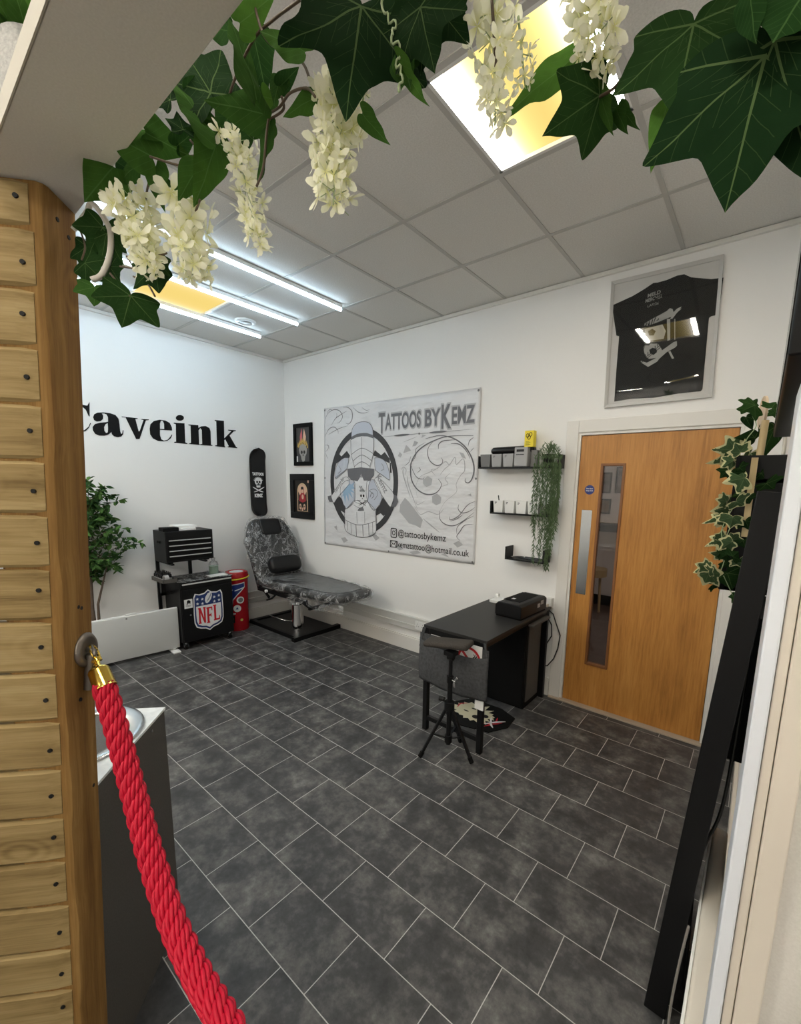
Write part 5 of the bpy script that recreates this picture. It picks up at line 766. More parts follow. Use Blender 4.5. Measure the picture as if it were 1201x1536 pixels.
# printer and small things on the desk
T=thing('thermal_printer','long black printer on the desk by the wall','printer',(3.42,-.35,.75),math.radians(-3))
f=MB(); pr=[(-.104,0.012),(-.104,.085),(-.080,.108),(.085,.108),(.104,.095),(.104,0.012)]; y0,y1=-.20,.20
f.add([(a,y0,b) for a,b in pr]+[(a,y1,b) for a,b in pr],[tuple(range(6)),tuple(range(11,5,-1))]+[(i,(i+1)%6,6+(i+1)%6,6+i)[::-1] for i in range(6)]); f.build('body','black',T,local=True,bevel=.006)
MB().box((-.085,-.12,.1082),(.05,.17,.1105)).build('lid','blackm',T,local=True,bevel=.002); MB().box((-.100,-.19,.0),(.100,.19,.012)).build('base','blackm',T,local=True)
MB().box((.1042,.05,.045),(.1050,.09,.075)).box((.1042,.10,.060),(.1050,.145,.090)).build('rating_label','lgrey',T,local=True); MB().box((-.045,-.075,.1106),(-.02,-.045,.1112)).build('lid_badge','whitep',T,local=True)
T=thing('white_adapter','small white charger lying on the desk beside the printer','charger',(3.14,-.18,.75))
MB().box((3.10,-.26,.7505),(3.20,-.13,.775)).build('body','white',T,bevel=.004); MB().box((3.10,-.16,.775),(3.125,-.13,.80)).build('plug','white',T,bevel=.003)
MB().tube([(3.21,-.2,.755),(3.235,-.14,.757),(3.27,-.12,.755),(3.29,-.15,.755)],.005,8).build('short_cable','cable',label='short black cable looped behind the printer',cat='cable',smooth=True)
T=thing('wall_socket','white double socket box on the wall right of the desk','socket',(3.45,-.03,.77))
MB().box((3.395,-.046,.725),(3.530,-.001,.812)).build('back_box','trunk',T,bevel=.003)
MB().box((3.400,-.050,.730),(3.525,-.046,.807)).build('face_plate','white',T,bevel=.001); MB().box((3.41,-.075,.738),(3.45,-.05,.775)).build('black_plug','black',T,bevel=.004); MB().box((3.475,-.085,.735),(3.515,-.05,.770)).build('white_plug','cream',T,bevel=.004)
T=thing('wall_socket','white twin socket set in the trunking left of the desk','socket',(2.22,-.035,.3))
MB().box((2.16,-.042,.25),(2.29,-.028,.335)).build('face_plate','white',T,bevel=.002); f=MB()
for cx_ in (2.195,2.255):
    for dx,dz in ((0,.016),(-.012,-.008),(.012,-.008)): f.box((cx_+dx-.003,-.0428,.295+dz-.004),(cx_+dx+.003,-.0419,.295+dz+.004))
f.build('pin_holes','mgrey',T)
MB().tube([(3.43,-.075,.75),(3.50,-.10,.72),(3.56,-.09,.62),(3.555,-.06,.52),(3.50,-.03,.42),(3.495,-.03,.36)],.0045,8).build('power_cable','cable',label='black cable curving from socket down beside the cabinet, shorter one',cat='cable',smooth=True)
MB().tube([(3.50,-.085,.745),(3.555,-.06,.70),(3.58,-.045,.62),(3.612,-.03,.53),(3.60,-.03,.42),(3.575,-.035,.33),(3.53,-.04,.26),(3.495,-.04,.25)],.0045,8).build('power_cable','cable',label='long black cable looping down the wall beside the door frame',cat='cable',smooth=True)
# mat with skull
T=thing('floor_mat','black eight-sided mat with a cream flaming skull, under the desk','mat',(3.27,-.66,0))
oc=[(3.02,-.60),(3.10,-.47),(3.36,-.46),(3.50,-.52),(3.515,-.66),(3.44,-.80),(3.20,-.86),(3.06,-.78)]
fl_=lambda off:(lambda a,b,h:V((a,b,off+h)))
MB().poly([oc],fl_(.0),.006).build('mat_base','blackm',T)
rn=random.Random(8); pts=[]
for k in range(36):
    a=k/36*2*PI; r=(.115 if k%2 else .155)*(1.25 if math.cos(a-2.6)>.3 else 1)*rn.uniform(.85,1.1); pts.append((3.235+r*1.15*math.cos(a),-.645+r*.8*math.sin(a)))
MB().poly([pts],fl_(.0062),.0006).build('mat_print','mcream',T)
f=MB()
for c,a,b in (((3.27,-.69),.028,.024),((3.32,-.64),.026,.022),((3.325,-.695),.012,.012),((3.20,-.60),.02,.008),((3.17,-.66),.022,.007)): f.disc(c,a,b,fl_(.0070),0,.0004)
f.build('mat_print_black','blackp',T)
f=MB()
for p in ([(3.12,-.56),(3.08,-.60),(3.09,-.66)],[(3.40,-.60),(3.42,-.68),(3.38,-.76)],[(3.33,-.74),(3.41,-.70),(3.46,-.64)]): f.ribbon(p,.014,fl_(.0074))
f.build('mat_print_red','redp',T); f=MB()
for p in ([(3.36,-.62),(3.40,-.70),(3.44,-.74)],[(3.36,-.74),(3.42,-.66),(3.47,-.61)]): f.ribbon(p,.016,fl_(.0078))
f.build('mat_print_bones','whitep',T)
# arm rest on a tripod
T=thing('arm_rest_stand','black tripod stand with a padded charcoal arm rest','arm rest',(3.372,-1.19,0))
cx_,cy_=3.372,-1.19
MB().cyl((cx_,cy_,.085),(cx_,cy_,.50),.0155,16).cyl((cx_,cy_,.49),(cx_,cy_,.53),.021,16).cyl((cx_,cy_,.49),(cx_,cy_,.67),.012,16).build('pole','black',T,smooth='auto')
for q,(a,b) in enumerate([(3.250,-1.312),(3.525,-1.16),(3.352,-1.02)]):
    hd=V((cx_,cy_,.335)); ft=V((a,b,.014)); dn=(ft-hd).normalized(); st_=hd+V((dn.x,dn.y,0))*.025
    lg=MB().bar(st_,ft,.021,.016).build('leg','black',T,bevel=.003)
    MB().cyl(ft-dn*.03,ft+dn*.006,.0145,10).build('rubber_foot','blackm',lg,smooth='auto')
    mid=st_.lerp(ft,.55); MB().bar((cx_+dn.x*.02,cy_+dn.y*.02,.125),mid,.013,.006).build('brace','black',T)
MB().cyl((cx_,cy_,.315),(cx_,cy_,.365),.032,16).cyl((cx_,cy_,.10),(cx_,cy_,.145),.024,16).build('collar','black',T,smooth='auto')
MB().cyl((cx_-.03,cy_-.01,.375),(cx_-.062,cy_-.022,.375),.014,12).build('knob','black',T,smooth='auto')
MB().cyl((cx_,cy_,.512),(cx_+.045,cy_-.012,.512),.005,8).add([(cx_+.030,cy_-.012,.512),(cx_+.055,cy_-.016,.545),(cx_+.062,cy_-.016,.535),(cx_+.042,cy_-.012,.512),(cx_+.050,cy_-.016,.475),(cx_+.036,cy_-.016,.478)],[(0,1,2,3),(0,3,4,5)]).build('wing_screw','chrome',T,solid=.004)
MB().box((cx_-.035,cy_-.03,.665),(cx_+.035,cy_+.03,.690)).cyl((cx_-.02,cy_,.65),(cx_+.02,cy_,.65),.018,12).build('tilt_head','black',T,bevel=.002)
f=MB(); f.box((-.145,-.065,-.018),(.145,.065,.020),Matrix.Translation((cx_-.035,cy_+.02,.722))@Matrix.Rotation(math.radians(-5),4,'Y')@Matrix.Rotation(math.radians(12),4,'Z'),bev=.016); f.build('pad','pad',T,smooth='auto')
# ================= tattoo couch =================
T=thing('tattoo_couch','black reclining treatment couch wrapped in clear plastic','couch',(.9,-.42,0))
f=MB().box((.08,-.62,.0),(.14,-.05,.042)).box((.08,-.62,.0),(1.02,-.565,.042)).box((.975,-.66,.0),(1.035,-.03,.048)).build('base_frame','black',T,bevel=.004)
MB().box((.10,-.565,.004),(.98,-.06,.022)).build('base_plate','blacks',T)
MB().lathe([(.0,.022),(.072,.022),(.070,.03),(.062,.30),(.050,.31),(0,.31)],(.70,-.38,0),n=28).build('chrome_column','chrome',T,smooth='auto')
MB().cyl((.70,-.38,.30),(.70,-.38,.47),.026,20).build('piston','steel',T,smooth='auto')
MB().tube([(.70,-.40,.09),(.60,-.50,.12),(.48,-.54,.135),(.36,-.54,.14)],.006,8).build('pump_pedal','chrome',T,smooth=True)
f=MB().box((.42,-.70,.475),(1.28,-.665,.515)).box((.42,-.155,.475),(1.28,-.12,.515)).box((.60,-.665,.47),(.80,-.155,.50)).bar((1.0,-.60,.48),(1.26,-.60,.40),.03,.03).bar((1.0,-.22,.48),(1.26,-.22,.40),.03,.03).box((1.22,-.62,.385),(1.25,-.20,.415)); f.build('seat_frame','black',T,bevel=.003)
f=MB().bar((.46,-.69,.50),(.33,-.69,.80),.02,.05,(0,1,0)).bar((.50,-.68,.50),(.62,-.68,.42),.02,.02).build('recline_bracket','black',T)
MB().cyl((.62,-.705,.50),(.62,-.725,.50),.016,12).build('bolt_cap','whitep',T,smooth='auto')
MB().tube([(.72,-.66,.47),(.70,-.70,.43),(.62,-.71,.40)],.010,8).build('lever','black',T,smooth=True)
def slab(L,W0,W1,th,fr_,n=26,infl=0,round_tip=.5,edge=.03):
    # cushion: u along 0..1, profile rounded; fr_(s,t,h) maps to space
    mb=MB(); ring_n=20; rows=[]
    for i in range(n+1):
        s_=i/n; L_=s_*L
        if callable(W0): w_=W0(s_)
        e=min(1,math.sqrt(max(0,1-(max(0,edge-min(L_,L-L_))/edge)**2)))*1.0
        e=max(e,.15); row=[]
        for k in range(ring_n):
            a=2*PI*k/ring_n; c,s2=math.cos(a),math.sin(a); px=abs(c)**.28*(1 if c>=0 else -1); pz=abs(s2)**.55*(1 if s2>=0 else -1)
            row.append(fr_(L_,px*(w_*.5+infl)*(.6+.4*e if e<1 else 1),pz*(th*.5+infl)*e))
        rows.append(row)
    vs=[p for r in rows for p in r]; fs=[(i*ring_n+k,i*ring_n+(k+1)%ring_n,(i+1)*ring_n+(k+1)%ring_n,(i+1)*ring_n+k) for i in range(n) for k in range(ring_n)]+[tuple(range(ring_n))[::-1],tuple(n*ring_n+k for k in range(ring_n))]
    return mb.add(vs,fs)
def seatw(s): return .60 if s<.55 else .60-.20*((s-.55)/.45)**2 
def backw(s): return .50+.17*math.sin(PI*min(1,s*1.35))**1 if s<.74 else .50+.17*math.sin(PI*min(1,s*1.35))-.10*((s-.74)/.26)
bw_=lambda s:(.56+.08*min(1,s/.45)) if s<.62 else (.64-.24*((s-.62)/.38)**1.2)
sm=lambda L_,a,b:V((.44+L_,-.415+a,.572+b+.02*max(0,L_-.9)))
ang=math.radians(114); bd=V((math.cos(ang),0,math.sin(ang))); bn=V((math.sin(ang),0,-math.cos(ang)))
bm_=lambda L_,a,b: V((.455,-.415,.585))+bd*L_+V((0,1,0))*a+bn*b
st_o=slab(1.32,seatw,0,.088,sm,40,edge=.06).build('seat_cushion','vinyl',T,smooth=True)
MB().ribbon([(0,0),(1,0)],.001,lambda a,b,h:V((a,b,-9))) 
MB().tube([sm(.13,-.24,.046),sm(.5,-.25,.047),sm(1.05,-.22,.047),sm(1.22,-.12,.047),sm(1.24,0,.047),sm(1.22,.12,.047),sm(1.05,.22,.047),sm(.5,.25,.047),sm(.13,.24,.046)],.004,6).build('piping','blackg',st_o,smooth=True)
bo=slab(.72,bw_,0,.085,bm_,34,edge=.06).build('backrest_cushion','vinyl',T,smooth=True)
hp=slab(.20,lambda s:.26,0,.05,lambda L_,a,b:bm_(.50+L_,a,.060+b),14,edge=.04).build('head_pillow','vinyl',T,smooth=True)
lp=slab(.20,lambda s:.40,0,.115,lambda L_,a,b:V((.475+.02*L_,-.40,.62))+bd*L_+V((0,1,0))*a+bn*(b+.085),16,edge=.07).build('lumbar_cushion','vinyl',T,smooth=True,label='plump black lumbar cushion')
wr=MB()
a_=slab(1.37,lambda s:seatw(s)+.01,0,.115,lambda L_,a,b:sm(L_-.025,a*1.01+.008*math.sin(23*L_+a*30),b+.006*math.sin(31*L_+9*a)),60,edge=.05); a_.build('seat_wrap','wrap',T,smooth=True)
b_=slab(.77,lambda s:bw_(s)+.02,0,.11,lambda L_,a,b:bm_(L_-.02,a+.008*math.sin(37*L_),b+.006+.006*math.sin(27*L_+12*a)),46,edge=.05); b_.build('backrest_wrap','wrap',T,smooth=True)
f=MB(); rn=random.Random(4)
def skirt(u,v): return V((1.0+.80*u,-.72+ .0+ .16*max(0,u-.6)**1.2-.01*math.sin(30*u),.545-.10*v*(.35+.65*abs(math.sin(7*u+.5)))+.01*math.sin(40*u)))
f.grid(skirt,40,6); f.build('hanging_wrap','wrap',T,smooth=True)
# ================= red bin =================
T=thing('swing_bin','round red bin with blue and white badge pictures, beside the black cart','bin',(.165,-.80,0))
MB().lathe([(0,0),(.108,0),(.112,.012),(.118,.60),(.118,.612),(0,.612)],(.165,-.80,0),n=36).build('body','redg',T,smooth='auto')
ld=MB().lathe([(.121,.605),(.126,.612),(.126,.632),(.116,.668),(.095,.672),(.088,.664),(0,.664)],(.165,-.80,0),n=36).build('lid','redg',T,smooth='auto',label='glossy red lid')
MB().lathe([(0,.668),(.070,.668),(.074,.664)],(.165,-.80,0),n=30).build('lid_insert','whitep',ld)
MB().tube([(.165+.128*math.cos(2*PI*k/24),-.80+.128*math.sin(2*PI*k/24),.602+.012*math.sin(2*PI*k/24)) for k in range(24)],.007,8,closed=True).build('yellow_band','yellow',T,smooth=True)
def cylmap(off,a0=-40): return lambda a,b,h:V((.165+(.1185+off+h)*math.cos(math.radians(a0)+a/.118),-.80+(.1185+off+h)*math.sin(math.radians(a0)+a/.118),b))
def densify(L,d=.012):
    o=[]
    for i in range(len(L)):
        a=V(L[i]);b=V(L[(i+1)%len(L)]); n=max(1,int((b-a).length/d)); o+=[tuple(a.lerp(b,k/n)) for k in range(n)]
    return o
def patch(name,pts,mat,off,am=-40):
    # curved decal: triangle-fan from its centre with dense edge
    L=densify(pts); c=(sum(p[0] for p in L)/len(L),sum(p[1] for p in L)/len(L)); mp=cylmap(off,am); vs=[]; n=len(L); K=8
    for k in range(K+1):
        for p in L: vs.append(mp(c[0]+(p[0]-c[0])*k/K,c[1]+(p[1]-c[1])*k/K,0))
    MB().add(vs,[(k*n+i,(k+1)*n+i,(k+1)*n+(i+1)%n,k*n+(i+1)%n) for k in range(K) for i in range(n)]).build(name,mat,T)
def star(c,r,n=5,rot=90): return [(c[0]+(r if k%2==0 else r*.42)*math.cos(math.radians(rot+k*180/n)),c[1]+(r if k%2==0 else r*.42)*math.sin(math.radians(rot+k*180/n))) for k in range(2*n)]
circ=lambda c,r,n=20:[(c[0]+r*math.cos(2*PI*k/n),c[1]+r*math.sin(2*PI*k/n)) for k in range(n)]
patch('blue_field_edge',[(-.12,.525),(.11,.56),(.11,.50),(.03,.42),(-.02,.36),(-.03,.27),(-.055,.22),(-.12,.25)],'whitep',.0006)
patch('blue_field',[(-.118,.515),(.104,.55),(.104,.508),(.025,.43),(-.028,.365),(-.037,.275),(-.057,.232),(-.118,.26)],'bluesign',.0012)
patch('white_star',star((-.052,.468),.040),'whitep',.0020); patch('star_tail',[(0,.475),(.10,.505),(.10,.495),(0,.463)],'whitep',.0018)
patch('round_badge',circ((.055,.36),.040),'whitep',.0014); patch('badge_middle',circ((.057,.36),.026),'mgrey',.0020)
patch('round_badge',circ((.018,.265),.040),'whitep',.0014); patch('badge_middle',star((.018,.265),.02,3),'bluesign',.0020)
patch('dark_star_patch',[(-.08,.10),(-.01,.10),(-.01,.185),(-.08,.185)],'blackp',.0008); patch('gold_star',star((-.045,.14),.025),'gold2',.0014); patch('name_strip',[(-.06,.19),(.0,.20),(.0,.215),(-.06,.205)],'whitep',.0014); patch('small_circle',circ((.06,.13),.015),'gold2',.0010)
# ================= black cart with the shield badge =================
T=thing('rolling_cart','black steel cart on castors with a red white and blue shield badge','cart',(.23,-1.245,0))
MB().box((.06,-1.505,.075),(.415,-.985,.685)).build('body','black',T,bevel=.004)
MB().box((.416,-1.498,.085),(.424,-.992,.610)).build('door','black',T,bevel=.002); MB().box((.416,-1.498,.618),(.424,-.992,.680)).build('drawer','black',T,bevel=.002)
MB().box((.424,-1.485,.660),(.436,-1.0,.672)).build('drawer_pull','silver',T)
MB().grid(lambda u,v:V((.05+.385*u,-1.515+.54*v,.692+.003*math.sin(40*u+9*v)+.003*math.sin(33*v))),30,30).build('wrapped_top','wrap',T,smooth=True,solid=.002); MB().box((.055,-1.51,.684),(.43,-.98,.690)).build('top','blackm',T)
for x,y in ((.09,-1.47),(.385,-1.47),(.09,-1.02),(.385,-1.02)):
    cs=MB().cyl((x,y,.05),(x,y,.076),.012,10).box((x-.014,y-.020,.03),(x+.014,y-.014,.06)).box((x-.014,y+.014,.03),(x+.014,y+.020,.06)).build('castor','steel',T); MB().cyl((x,y-.013,.028),(x,y+.013,.028),.028,20).build('wheel','blackm',cs,smooth='auto')
MB().cyl((.424,-1.425,.355),(.430,-1.425,.355),.010,16).build('door_lock','chrome',T)
cf_=lambda off:(lambda a,b,h:V((.4245+off+h,-1.245+a,b)))
SHd=[(0,.575),(-.035,.548),(-.085,.540),(-.125,.553),(-.140,.520),(-.145,.35),(-.142,.26),(-.125,.215),(-.085,.195),(-.04,.185),(0,.160),(.04,.185),(.085,.195),(.125,.215),(.142,.26),(.145,.35),(.140,.520),(.125,.553),(.085,.540),(.035,.548)]
cS=(0,.365); scl=lambda k,L=SHd:[(cS[0]+(a-cS[0])*k,cS[1]+(b-cS[1])*k*1.0) for a,b in L]
bd_=MB().poly([scl(1.03)],cf_(0),.0015).build('shield_badge','whitep',T); MB().poly([scl(.965)],cf_(.0015),.0004).build('shield_blue','blueg',bd_)
lo=[(a,b) for a,b in scl(.87) if b<.43]; lo=[(-.124,.425)]+sorted([p for p in lo if p[0]<0],key=lambda p:-p[1])+[(0,.187)]+sorted([p for p in lo if p[0]>0],key=lambda p:p[1])+[(.124,.425)]
MB().poly([lo],cf_(.002),.0004).build('shield_white_field','whitep',bd_)
f=MB()
def N_(x0,w_,z0,h_): 
    s_=.017; return [[(x0-.006,z0),(x0-.006,z0+.012),(x0,z0+.012),(x0,z0+h_-.012),(x0-.006,z0+h_-.012),(x0-.006,z0+h_),(x0+.020,z0+h_),(x0+w_-s_,z0+.055),(x0+w_-s_,z0+h_-.012),(x0+w_-s_-.006,z0+h_-.012),(x0+w_-s_-.006,z0+h_),(x0+w_+.004,z0+h_),(x0+w_+.004,z0+h_-.012),(x0+w_,z0+h_-.012),(x0+w_,z0),(x0+w_-.016,z0),(x0+s_,z0+h_-.055),(x0+s_,z0+.012),(x0+s_+.006,z0+.012),(x0+s_+.006,z0)]]
zb,hh=.232,.165
f.poly(N_(-.102,.066,zb+.010,hh),cf_(.0025),.0005)
x0=-.020; f.poly([[(x0-.006,zb),(x0+.026,zb),(x0+.026,zb+.012),(x0+.020,zb+.012),(x0+.020,zb+.07),(x0+.035,zb+.07),(x0+.035,zb+.06),(x0+.042,zb+.06),(x0+.042,zb+.10),(x0+.035,zb+.10),(x0+.035,zb+.09),(x0+.020,zb+.09),(x0+.020,zb+hh-.015),(x0+.044,zb+hh-.015),(x0+.046,zb+hh-.04),(x0+.054,zb+hh-.04),(x0+.054,zb+hh),(x0-.006,zb+hh),(x0-.006,zb+hh-.012),(x0,zb+hh-.012),(x0,zb+.012),(x0-.006,zb+.012)]],cf_(.0025),.0005)
x0=.050; zb+=.012; f.poly([[(x0-.006,zb),(x0+.058,zb),(x0+.058,zb+.045),(x0+.050,zb+.045),(x0+.047,zb+.018),(x0+.020,zb+.018),(x0+.020,zb+hh-.012),(x0+.026,zb+hh-.012),(x0+.026,zb+hh),(x0-.006,zb+hh),(x0-.006,zb+hh-.012),(x0,zb+hh-.012),(x0,zb+.012),(x0-.006,zb+.012)]],cf_(.0025),.0005)
f.build('shield_letters','redp',bd_)
f=MB()
for sx_ in (-1,1):
    for a,b in ((.108,.500),(.108,.452),(.060,.492),(.060,.446)): f.poly([star((sx_*a,b),.017)],cf_(.0020),.0005)
f.poly([[(-.028,.448),(-.036,.475),(-.028,.510),(-.004,.542),(.022,.552),(.034,.545),(.038,.515),(.028,.480),(.006,.452),(-.014,.440)]],cf_(.0020),.0005); f.build('shield_stars','whitep',bd_)
f=MB().ribbon([(-.016,.462),(.012,.495),(.026,.535)],.005,cf_(.0028),taper=False); 
for k in range(4): f.ribbon([(-.010+.008*k,.483+.011*k),(.002+.008*k,.474+.011*k)],.004,cf_(.003),taper=False)
f.build('ball_laces','blueg',bd_)
st2=MB().poly([[(-.232,.425),(-.155,.425),(-.155,.515),(-.232,.515)]],cf_(.0),.001).build('white_sticker','whitep',T)
f=MB().poly([[(-.212,.462),(-.208,.480),(-.205,.500),(-.195,.508),(-.180,.503),(-.172,.492),(-.176,.462),(-.183,.478),(-.190,.465),(-.196,.480),(-.205,.460)]],cf_(.001),.0004)
for k,(a,b) in enumerate(((-.220,-.166),(-.215,-.172))): f.box((.4258,-1.245+a,.452-.008*k),(.4262,-1.245+b,.455-.008*k))
f.build('sticker_print','blackp',st2)
# upper tool chest on its wall bracket
T=thing('tool_chest','black tool chest with four drawers mounted above the cart','tool chest',(.28,-1.38,.88))
MB().box((.145,-1.605,.895),(.425,-1.165,1.190)).build('case','black',T,bevel=.005)
for k in range(4):
    z=.915+.050*k; dr_=MB().box((.425,-1.585,z),(.431,-1.185,z+.045)).build('drawer','blackm',T,bevel=.001); MB().box((.431,-1.578,z+.036),(.441,-1.192,z+.044)).build('drawer_pull','silver',dr_)
MB().box((.425,-1.600,1.118),(.430,-1.170,1.186)).build('lid_front','black',T,bevel=.002)
f=MB().box((.25,-1.6065,1.075),(.31,-1.605,1.090)).box((.245,-1.612,1.072),(.256,-1.6065,1.094)).box((.304,-1.612,1.072),(.315,-1.6065,1.094)).box((.25,-1.614,1.078),(.31,-1.610,1.088)); f.build('side_handle','blackm',T)
for y in (-1.56,-1.22): MB().box((.18,y-.02,.882),(.40,y+.02,.896)).build('foot','blackm',T)
T=thing('chest_stand','black metal upright stand carrying the tool chest','stand',(.06,-1.38,0))
for y in (-1.55,-1.24): MB().box((.036,y-.015,.0),(.056,y+.015,.90)).build('upright','black',T); MB().box((.036,y-.012,.866),(.42,y+.012,.881)).build('arm','black',T)
T=thing('bottle_tray','small dark tray at the left side of the cart holding ink bottles','tray',(.30,-1.58,.62))
MB().box((.13,-1.640,.700),(.40,-1.512,.708)).box((.13,-1.640,.708),(.40,-1.636,.735)).box((.13,-1.640,.708),(.134,-1.512,.735)).box((.396,-1.640,.708),(.40,-1.512,.735)).box((.13,-1.516,.708),(.40,-1.512,.735)).build('tray','dgrey',T); MB().box((.20,-1.60,.55),(.24,-1.56,.700)).build('bracket','black',T)
MB().box((.20,-1.600,.55),(.24,-1.506,.58)).build('bracket_foot','black',T)
k=0
for x in (.16,.20,.24,.28,.32):
    for y in (-1.615,-1.58,-1.545):
        k+=1; T=thing('ink_bottle','small black ink bottle with a white-marked label in the tray by the cart','bottle',(x,y,.708),0,'ink bottles in the tray'); 
        MB().lathe([(0,0),(.014,0),(.014,.055),(.006,.065),(.005,.082),(0,.083)],(x,y,.7085),n=12).build('bottle','blackg',T,smooth='auto')
        MB().lathe([(.0143,.012),(.0143,.030)],(x,y,.7085),n=12).build('label_band','lgrey',T,smooth=True)
T=thing('tape_roll','grey round roll on edge at the front of the ink bottle tray','roll',(.36,-1.58,.72))
MB().lathe([(.012,-.018),(.032,-.018),(.032,.018),(.012,.018),(.012,-.018)],(.365,-1.60,.741),(0,1,0),n=24).build('roll','lgrey',T,smooth='auto'); MB().lathe([(0,-.0185),(.026,-.0185)],(.365,-1.60,.741),(0,1,0),n=24).build('roll_core','mgrey',T)
T=thing('wash_bottle','clear and green squeeze bottle standing on the cart','bottle',(.25,-1.09,.695))
MB().lathe([(0,0),(.042,0),(.045,.01),(.044,.085),(0,.085)],(.25,-1.09,.697),n=24).build('green_liquid','green',T,smooth='auto')
MB().lathe([(.046,0),(.047,.10),(.040,.125),(.018,.14),(.016,.16),(0,.16)],(.25,-1.09,.697),n=24).build('bottle','clear',T,smooth='auto')
MB().lathe([(.020,.150),(.020,.172),(.006,.178),(.004,.20),(0,.20)],(.25,-1.09,.697),n=16).tube([(.25,-1.09,.892),(.28,-1.13,.905),(.33,-1.20,.905)],.0035,6).build('nozzle_cap','clear',T,smooth='auto')
MB().box((.30,-1.20,.698),(.41,-1.02,.703)).build('paper_pad','paper',label='white paper towel lying on the cart top',cat='paper')
MB().box((.30,-1.61,1.1905),(.405,-1.47,1.225)).build('small_box','blackm',label='small black box at the left end of the tool chest top',cat='box',bevel=.004)
for i,(l,x) in enumerate((('lower stack of white paper sheets on the tool chest',.0),('upper stack of white paper sheets on the tool chest',.012))):
    MB().box((.22-x,-1.49+x,1.1908+.023*i),(.40-x,-1.31+x,1.2130+.023*i)).build('paper_stack','paper',label=l,cat='paper',bevel=.003)
# ================= panel heater and tree =================
T=thing('panel_heater','flat white panel heater standing on the floor','heater',(.33,-1.9,0),0)
p0=V((.240,-2.62)); p1=V((.345,-1.512)); dd=(p1-p0); L_=dd.length; dd.normalize(); nn=V((dd.y,-dd.x)); A_=math.atan2(dd.y,dd.x)
Mh=Matrix.Translation((p0.x,p0.y,0))@Matrix.Rotation(A_,4,'Z')
MB().box((0,-.012,.030),(L_,.030,.432),Mh,bev=.004).build('panel','radw',T,smooth='auto'); MB().box((.0,.0,.432),(L_,.024,.437),Mh).build('top_edge','whitep',T)
for s_ in (.22,L_-.05): MB().box((s_-.035,-.09,0),(s_+.035,.12,.014),Mh,bev=.004).box((s_-.012,.0,.014),(s_+.012,.02,.034),Mh).build('foot','white',T)
MB().box((L_-.42,.0,.436),(L_-.34,.03,.446),Mh).build('control','white',T)
MB().cyl(Mh@V((L_*.62,-.0125,.412)),Mh@V((L_*.62,-.0140,.412)),.008,10).build('indicator','mgrey',T)
T=thing('ficus_tree','artificial leafy tree in the corner behind the white heater','tree',(.14,-2.12,0))
MB().lathe([(0,0),(.085,0),(.105,.19),(.098,.19),(.09,.17),(0,.17)],(.125,-2.12,0),n=24).build('pot','blackm',T,smooth='auto')
rn=random.Random(12); tips=[]
tr_=[[(.125,-2.12,.17),(.12,-2.13,.50),(.13,-2.12,.85),(.12,-2.11,1.15)],[(.14,-2.10,.17),(.145,-2.09,.55),(.16,-2.02,.82),(.17,-1.97,1.0)],[(.10,-2.15,.17),(.10,-2.17,.6),(.10,-2.19,1.0),(.10,-2.20,1.3)]]
for k,p in enumerate(tr_): MB().tube([tuple(V(a).lerp(V(b),t_)) for a,b in zip(p,p[1:]) for t_ in (0,.5)]+[p[-1]],[.020-.006*(k>0)-.0018*i for i in range(7)],8).build('trunk','bark',T,smooth=True)
br=MB(); lf=MB()
def zone(z): # reach of the crown from its centre at height z
    return .14+.30*math.exp(-((z-1.10)/.22)**2)+.12*math.exp(-((z-1.50)/.25)**2)
for k in range(95):
    z0=rn.uniform(.75,1.45); src=V((.12+rn.uniform(-.01,.03),-2.12+rn.uniform(-.05,.06),z0)); z1=min(1.80,z0+rn.uniform(-.05,.30)); 
    a=rn.uniform(-PI,PI); R_=zone(z1)*rn.uniform(.35,1.0); e=V((max(.03,.13+abs(math.cos(a))*R_*.75 if math.cos(a)>0 else .13+math.cos(a)*.09),-2.10+math.sin(a)*R_*1.05,z1))
    md=src.lerp(e,.5)+V((0,0,.05)); br.tube([src,md,e],[.003,.002,.001],5)
    for j in range(17):
        t_=.25+.75*j/16; p=src.lerp(md,t_*2) if t_<.5 else md.lerp(e,t_*2-1); d_=V((rn.uniform(-.6,1),rn.uniform(-1,1),rn.uniform(-.9,.35))).normalized(); L2=rn.uniform(.045,.075); q=p+d_*L2
        if q.x<.01: q.x=.012
        add_leaf(lf,'O',p,q,V((rn.uniform(-.5,.8),rn.uniform(-.8,.3),rn.uniform(.3,1))),L2*.46,rn.random()**1.5,cup=.3)
br.build('branches','stemb',T); lf.build('foliage','ficus',T,smooth=True)
# ================= steel sink unit =================
T=thing('sink_unit','dark grey cabinet with a round steel basin, behind the wooden post','sink unit',(3.145,-2.668,0),math.radians(-44))
Ls,Ws,Zs=.56,.62,.862
MB().box((0,-Ws,.0),(Ls,0,Zs-.006)).build('cabinet','dgrey',T,local=True,bevel=.002) 
tp=[(0-.003,-Ws-.003),(Ls+.003,-Ws-.003),(Ls+.003,.003),(-.003,.003)]
bc=(.172,-.203); sk=lambda r,n=40:[(bc[0]+r*math.cos(2*PI*k/n),bc[1]+r*math.sin(2*PI*k/n)) for k in range(n)]
MB().poly([tp,sk(.188)],lambda a,b,h:V((a,b,Zs-.006+h)),.008).build('worktop','galv',T,local=True)
MB().lathe([(.200,.003),(.198,.009),(.186,.011),(.160,.006),(.150,-.004),(.140,-.05),(.11,-.11),(.05,-.13),(0,-.13)],(bc[0],bc[1],Zs),n=48).build('basin','steel',T,local=True,smooth=True)
MB().cyl((.10,.001,.835),(.10,.004,.835),.004,8).build('screw','chrome',T,local=True)
